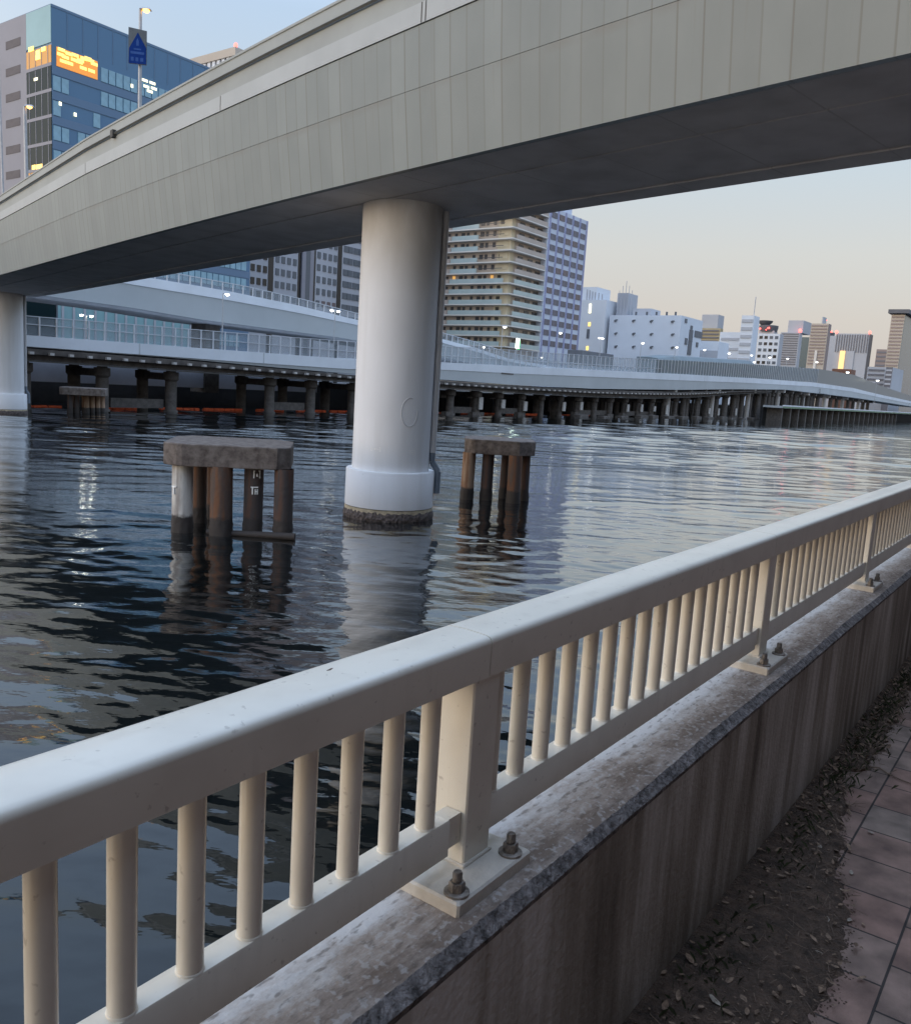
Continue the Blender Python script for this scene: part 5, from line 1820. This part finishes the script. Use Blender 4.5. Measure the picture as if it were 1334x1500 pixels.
# ---- the skyline to the right
def block(name, label, cat, xl, xc, xr, ytop, n_, m_front, m_side=None, bands=0, vbands=0, m_band='band', yb=545, roof=None, depth_cap=60):
    """xl..xc: wall facing us along the canal; xc..xr: wall facing the water; corner at column xc"""
    uu, zt_ = on_n(xc, ytop, n_)
    nl = on_u(xl, ytop + 2, uu)[0]
    ue = min(on_n(xr, ytop + 8, n_)[0] if xr > xc else uu + 14, uu + depth_cap)
    t = thing(name, label, cat, W(uu, n_, 0))
    bpart(t, 'body', MB().box(uu, ue, nl, n_, 0, zt_), B[m_front])
    if m_side:
        bpart(t, 'side_wall', MB().box(uu + .1, ue, n_ - .02, n_ + .15, 0, zt_ - .1), B[m_side], origin=W(uu, n_, 0))
    sc = (uu * uu) ** .5 / F_PX
    zb_ = on_n(xc, yb, n_)[1]
    for i in range(bands):
        z_ = zt_ - (zt_ - zb_) * (i + .7) / bands
        bpart(t, 'window_band', MB().box(uu - .25, uu + .02, nl + (n_ - nl) * .06, n_ - (n_ - nl) * .05, z_ - (zt_ - zb_) / bands * .2, z_ + (zt_ - zb_) / bands * .2), B[m_band], origin=W(uu, n_, z_))
    for i in range(vbands):
        a = nl + (n_ - nl) * (i + .5) / vbands
        bpart(t, 'fin', MB().box(uu - .3, uu + .02, a - (n_ - nl) / vbands * .2, a + (n_ - nl) / vbands * .2, zb_, zt_ - (zt_ - zb_) * .06), B[m_band], origin=W(uu, a, zb_))
    return t, uu, nl, ue, zt_, sc


def beacon(t, uu, n_, z_, s_):
    bpart(t, 'beacon', MB().lathe(W(uu, n_), [(s_ * .3, z_), (s_ * .5, z_ + s_ * .5), (s_ * .2, z_ + s_)], 8), M['red'], origin=W(uu, n_, z_))


t, uu, nl, ue, zt_, s_ = block('low_block', 'low pale block with a grey lower wall beside the warehouse', 'building', 1022, 1052, 1066, 500, -84, 'white2', 'white', yb=530)
bpart(t, 'lower_wall', MB().box(uu - .2, uu, nl, -84, 0, on_n(1052, 514, -84)[1]), B['greyb'], origin=W(uu, -84, 0))
t, uu, nl, ue, zt_, s_ = block('ochre_block', 'ochre-yellow balconied block behind the white warehouse', 'building', 1018, 1055, 1058, 481, -110, 'yellow', None, bands=4, m_band='band', yb=502)
bpart(t, 'roof_house', MB().box(uu + 2, uu + 8, -118, -112, zt_, zt_ + 5), B['greyb'], origin=W(uu, -112, zt_))
t, uu, nl, ue, zt_, s_ = block('white_block', 'tall white stepped block with thin grooved walls', 'building', 1086, 1104, 1111, 462, -90, 'white2', 'white', bands=6, m_band='greyb', yb=532)
n2_ = on_u(1055, 480, uu + 4)[0]
zz_ = on_n(1085, 481, -90)[1]
bpart(t, 'lower_wing', MB().box(uu + 4, ue + 6, n2_, nl - .1, 0, zz_), B['white2'], origin=W(uu, nl, 0))
bpart(t, 'roof_house', MB().box(uu + 5, uu + 16, n2_ + 7.5, nl - .2, zz_, zz_ + 5.0), B['white2'], origin=W(uu, nl, zz_))
for i in range(6):
    bpart(t, 'window_band', MB().box(uu + 3.75, uu + 4.02, n2_ + .6, nl - .6, zz_ - 3.2 * (i + .7) - .4, zz_ - 3.2 * (i + .7) + .4), B['greyb'], origin=W(uu, nl, zz_))
bpart(t, 'mast', MB().box(uu + 2, uu + 2.3, nl + 3, nl + 3.15, zt_, zt_ + 6), B['greyb'], origin=W(uu, nl, zt_))
t, uu, nl, ue, zt_, s_ = block('lattice_block', 'white block with a lattice of dark square windows', 'building', 1110, 1142, 1146, 489, -100, 'white2', 'greyb', yb=536)
lw = Windows(t, B['office_win'], 'u', 60, 'window')
for r_ in range(5):
    for c_ in range(4):
        a = nl + (-100 - nl) * (.14 + .24 * c_)
        z_ = zt_ - (zt_ - on_n(1140, 536, -100)[1]) * (r_ + .6) / 5
        lw.add(a, z_, (-100 - nl) * .15, (zt_ - on_n(1140, 536, -100)[1]) / 5 * .46, uu, B['office_dark'] if (r_ * 3 + c_ * 5) % 4 < 2 else B['office_win'])
# dark round restaurant-like drums with red lights far behind
for (xc, yt, lab, nn_) in ((1126, 474, 'dark disc-topped tower with red lights behind the lattice block', -190), (1205, 484, 'dark drum-topped tower with red lights and a blue screen', -190)):
    uu2, zt2 = on_n(xc, yt, nn_)
    t = thing('drum_tower', lab, 'building', W(uu2, nn_, 0))
    sc2 = (uu2 ** 2 + nn_ ** 2) ** .5 / F_PX
    wd = 20 if xc == 1126 else 24
    bpart(t, 'shaft', MB().box(uu2 - 4, uu2 + 4, nn_ - wd * .5 * sc2, nn_ + wd * .5 * sc2, 0, zt2 - 10 * sc2), B['greyb'])
    bpart(t, 'drum', MB().lathe(W(uu2, nn_), [(wd * .55 * sc2, zt2 - 11 * sc2), (wd * .62 * sc2, zt2 - 6 * sc2), (wd * .62 * sc2, zt2 - 3 * sc2), (wd * .5 * sc2, zt2 - 2.6 * sc2)], 24), B['dark_roof'], origin=W(uu2, nn_, zt2))
    if xc == 1126:
        bpart(t, 'upper_disc', MB().lathe(W(uu2 + 3, nn_ - 7 * sc2), [(4 * sc2, zt2 - 3 * sc2), (9 * sc2, zt2 + 1.5 * sc2), (10 * sc2, zt2 + 4 * sc2), (6 * sc2, zt2 + 4.4 * sc2)], 20), B['dark_roof'], origin=W(uu2, nn_, zt2))
        spots = ((-16, 0, 0), (-8, -9, 1), (1, -10, 0), (3, -8, 0), (5, -8, 1), (-18, -9, 0))
    else:
        spots = ((14, -2, 0), (16, -4, 1), (13, -6, 0), (8, -8, 0), (5, -7, 1), (7, 11, 0))
        bpart(t, 'blue_screen', MB().box(uu2 - 14, uu2 - 13.5, nn_ + 4 * sc2, nn_ + 12 * sc2, zt2 - 16 * sc2, zt2 - 8 * sc2), B['bluepanel'], origin=W(uu2, nn_, zt2))
    for dx, dz, big in spots:
        beacon(t, uu2 - wd * .66 * sc2, nn_ + dx * sc2 * .9, zt2 + dz * sc2, (1.5 + big * .8) * sc2)
t, uu, nl, ue, zt_, s_ = block('slab_block', 'plain grey slab block with fine rows of windows and a red beacon', 'building', 1143, 1171, 1174, 487, -100, 'greyb', None, bands=14, m_band='band', yb=536)
beacon(t, uu, -100, zt_, 1.4)
bpart(t, 'roof_house', MB().box(uu + 2, uu + 14, nl + 2, nl + 8, zt_, zt_ + 5), B['greyb'], origin=W(uu, nl, zt_))
block('dark_block', 'dark blue-grey glass block half hidden between slab and striped tower', 'building', 1165, 1186, 1190, 494, -112, 'teal_t', None, yb=536)
t, uu, nl, ue, zt_, s_ = block('striped_tower', 'tan and cream tower with horizontal stripes and a pale edge', 'building', 1187, 1213, 1216, 474, -100, 'tan', 'brown', bands=13, m_band='brown', yb=536)
bpart(t, 'pale_edge', MB().box(uu - .5, uu, nl + (-100 - nl) * .42, nl + (-100 - nl) * .56, 0, zt_ - 12), B['slab'], origin=W(uu, nl, 0))
bpart(t, 'roof_frame', MB().box(uu, uu + 6, nl + 5, -103, zt_, zt_ + 3), B['greyb'], origin=W(uu, nl, zt_))
t, uu, nl, ue, zt_, s_ = block('finned_tower', 'broad dark grey tower with vertical fins and a golden lit strip', 'building', 1224, 1273, 1277, 489, -100, 'greyb', 'band', vbands=13, m_band='band', yb=518)
a0_ = nl + (-100 - nl) * -.06
na_, nb_ = on_u(1228.5, 530, uu)[0], on_u(1236, 530, uu)[0]
bpart(t, 'lit_strip', MB().box(uu - 1.2, uu - .4, na_, nb_, on_n(1273, 545, -100)[1], on_n(1273, 516, -100)[1]), B['gold'], origin=W(uu, nl, 20))
bpart(t, 'lower_panel', MB().box(uu - .5, uu - .31, nl + 5.2, nl + (-100 - nl) * .62, 0, on_n(1273, 516, -100)[1]), B['greyb'], origin=W(uu, nl, 20))
beacon(t, uu, -100, zt_, 1.6)
beacon(t, uu, nl, zt_, 1.6)
block('grey_flank', 'narrow grey tower flank left of the finned tower', 'building', 1213, 1226, 1227, 492, -125, 'greyb', None, yb=536)
t, uu, nl, ue, zt_, s_ = block('grey_low_block', 'low grey block with dark window bands at the right', 'building', 1270, 1297, 1304, 538, -80, 'greyb', 'white', bands=4, m_band='band', yb=566)
block('brown_block', 'brown block behind the low grey one, left of the tan tower', 'building', 1283, 1303, 1310, 512, -130, 'brown', None, bands=5, yb=545)
block('rusty_shed', 'low rust-brown shed behind the fence at the right', 'building', 1218, 1246, 1252, 541, -78, 'rust', None, yb=556)
t, uu, nl, ue, zt_, s_ = block('corner_block', 'dark grey block with teal windows in front of the tan tower', 'building', 1297, 1307, 1322, 538, -74, 'band', 'greyb', bands=5, m_band='greyb', yb=572)
t, uu, nl, ue, zt_, s_ = block('tan_tower', 'tall tan tower with banded windows and teal glass side, cut by the right edge', 'building', 1305, 1325, 1420, 461, -85, 'tan', 'teal_t', bands=19, m_band='brown', yb=560, depth_cap=120)
bpart(t, 'roof_visor', MB().box(uu - 2, ue, nl - 1.5, -83, zt_ + .6, zt_ + 2.6), B['dark_roof'], origin=W(uu, nl, zt_))

# ================================================================== LAND SIDE (behind and to the right of the viewer): unseen block, added to keep sky light off the path side
ls = thing('shade_block', 'unseen brown block added on the land side to cast shade', 'building', W(0, 4.2, 0))
bpart(ls, 'wall', MB().box(-30, 60, 4.2, 14, 0, 20.0), B['shade_land'])
for i in range(14):
    for z_ in (1.4, 4.8):
        u = -14 + i * 3.4
        bpart(ls, 'window', MB().box(u, u + 1.5, 4.12, 4.25, z_, z_ + 1.6), B['office_win'], origin=W(u, 4.2, z_))


# ================================================================== LITTER, LEAVES, GRASS
def leaf_mesh(mb, c, size, yaw, curl, tilt):
    L_, w_ = size, size * random.uniform(.38, .6)
    pts = [(-.5, 0), (-.3, .32), (0, .5), (.28, .34), (.5, 0), (.28, -.34), (0, -.5), (-.3, -.32)]
    k = []
    ca, sa = cos(yaw), sin(yaw)
    for x, y in pts + [(0, 0)]:
        jx = x * L_ * random.uniform(.88, 1.1); jy = y * w_ * random.uniform(.85, 1.15)
        z = abs(y) * curl * w_ + x * tilt * L_ + abs(x) * curl * L_ * .5
        k.append(Vector((c[0] + jx * ca - jy * sa, c[1] + jx * sa + jy * ca, c[2] + z + .004)))
    mb.mesh(k, [(8, i, (i + 1) % 8) for i in range(8)])


lit = MB()
for i in range(1900):
    u = .9 + 6.2 * random.random() ** 1.1
    e = max(soil_edge(u), -.665)
    f = random.random()
    n_ = -.685 + (e + .685) * f * 1.08
    leaf_mesh(lit, W(u, n_, .028 * (1 - min(1, f)) ** .7 + random.uniform(.001, .012)), random.choice((.004, .006, .008, .012, .02, .03)) * random.uniform(.7, 1.2), random.uniform(0, 6.28), random.uniform(-.3, .9), random.uniform(-.5, .5))
lit.mi = [random.choice((0, 0, 0, 1, 2, 2)) if False else 0 for _ in lit.f]
tag(lit.build('leaf_litter', M['leaf'], recalc=False), kind='stuff')
cr_ = MB()
for i in range(1700):
    u = .9 + 6.0 * random.random()
    e = max(soil_edge(u), -.665)
    n_ = e + abs(random.gauss(0, .016)) - .012
    q = random.uniform(.001, .0042)
    p = W(u, n_, 0)
    a = random.uniform(0, 6.28)
    pts4 = [p + Vector((cos(a + k_ * 1.57) * q * random.uniform(.6, 1.3), sin(a + k_ * 1.57) * q * random.uniform(.6, 1.3), .0005)) for k_ in range(4)]
    tip = p + Vector((0, 0, q * random.uniform(.4, .9)))
    cr_.mesh(pts4 + [tip], [(0, 1, 4), (1, 2, 4), (2, 3, 4), (3, 0, 4)])
tag(cr_.build('soil_crumbs', M['soil'], recalc=False), kind='stuff')
tw = MB()
for i in range(1500):
    u = .9 + 5.5 * random.random()
    e = max(soil_edge(u), -.665)
    n_ = -.68 + (e + .70) * random.random()
    a = random.uniform(0, 6.28); L_ = random.uniform(.008, .05)
    p = W(u, n_, .018 + random.uniform(0, .015))
    q = p + Vector((cos(a) * L_, sin(a) * L_, random.uniform(-.006, .012)))
    tw.cyl(p, q, .0011, .0007, 4, caps=False)
tag(tw.build('twig_litter', M['twig'], recalc=False), kind='stuff')
gs = MB()
for i in range(900):
    cl = random.choice((1.5, 2.1, 2.9, 3.6, 4.1, 4.6, 5.2))
    u = cl + random.gauss(0, .16)
    n_ = -.66 + abs(random.gauss(0, .07))
    p = W(u, n_, .018)
    a = random.uniform(0, 6.28); L_ = random.uniform(.015, .05)
    d = Vector((cos(a), sin(a), 0)); s2_ = Vector((-sin(a), cos(a), 0)) * .0013
    tip = p + d * L_ * .7 + Vector((0, 0, L_ * .7))
    gs.poly([p - s2_, p + s2_, p + d * L_ * .3 + Vector((0, 0, L_ * .55)) + s2_ * .7, tip, p + d * L_ * .3 + Vector((0, 0, L_ * .55)) - s2_ * .7])
tag(gs.build('grass', M['grass'], recalc=False), kind='stuff')


def ground_at(px, py, z=0.0):
    d = ray(px, py)
    return EYE + d * ((z - EYE.z) / d.z)


for (px, py, s_, z) in ((1246, 1280, .026, 0), (1232, 1305, .016, 0), (1168, 1306, .03, .012), (1082, 1302, .03, .02), (1069, 1285, .026, .02), (1198, 1398, .022, .008), (1046, 1470, .042, .02), (1274, 1221, .026, 0), (1201, 1202, .026, .01), (1183, 1210, .018, .01),
                        (1199, 1245, .034, .008), (1256, 1078, .03, .01), (1293, 1058, .024, 0), (1222, 1082, .026, .02), (1060, 1320, .022, .02), (1122, 1340, .028, .015), (1243, 1350, .024, 0), (1150, 1262, .03, .01), (1210, 1350, .03, .006), (1030, 1362, .03, .02), (1205, 1178, .024, .01)):
    p = ground_at(px, py, z)
    b = MB()
    leaf_mesh(b, p, s_, random.uniform(0, 6.28), random.uniform(.15, .6), random.uniform(-.25, .25))
    tag(b.build('dry_leaf', M['leaf_pale'], origin=p, recalc=False), 'pale dry leaf lying by the wall at the path edge', 'leaf', 'pale dry leaves at the path edge')
# long twig across the paving
b = MB()
pts = [ground_at(x, y, .006) for x, y in ((1258, 1128), (1272, 1123), (1288, 1125), (1300, 1133), (1318, 1142), (1334, 1148), (1345, 1151))]
b.tube(pts, .003, 6)
b.tube([pts[3], ground_at(1312, 1128, .012)], .002, 5)
tag(b.build('twig', M['twig'], origin=pts[0]), 'long dark twig lying across the red paving', 'twig')
d = ray(483, 986)
p = EYE + d * ((1.081 - EYE.z) / d.z)
b = MB(); leaf_mesh(b, p, .012, .8, .5, .15)
tag(b.build('dry_leaf', M['twig'], origin=p, recalc=False), 'tiny brown leaf scrap lying on the top rail', 'leaf')
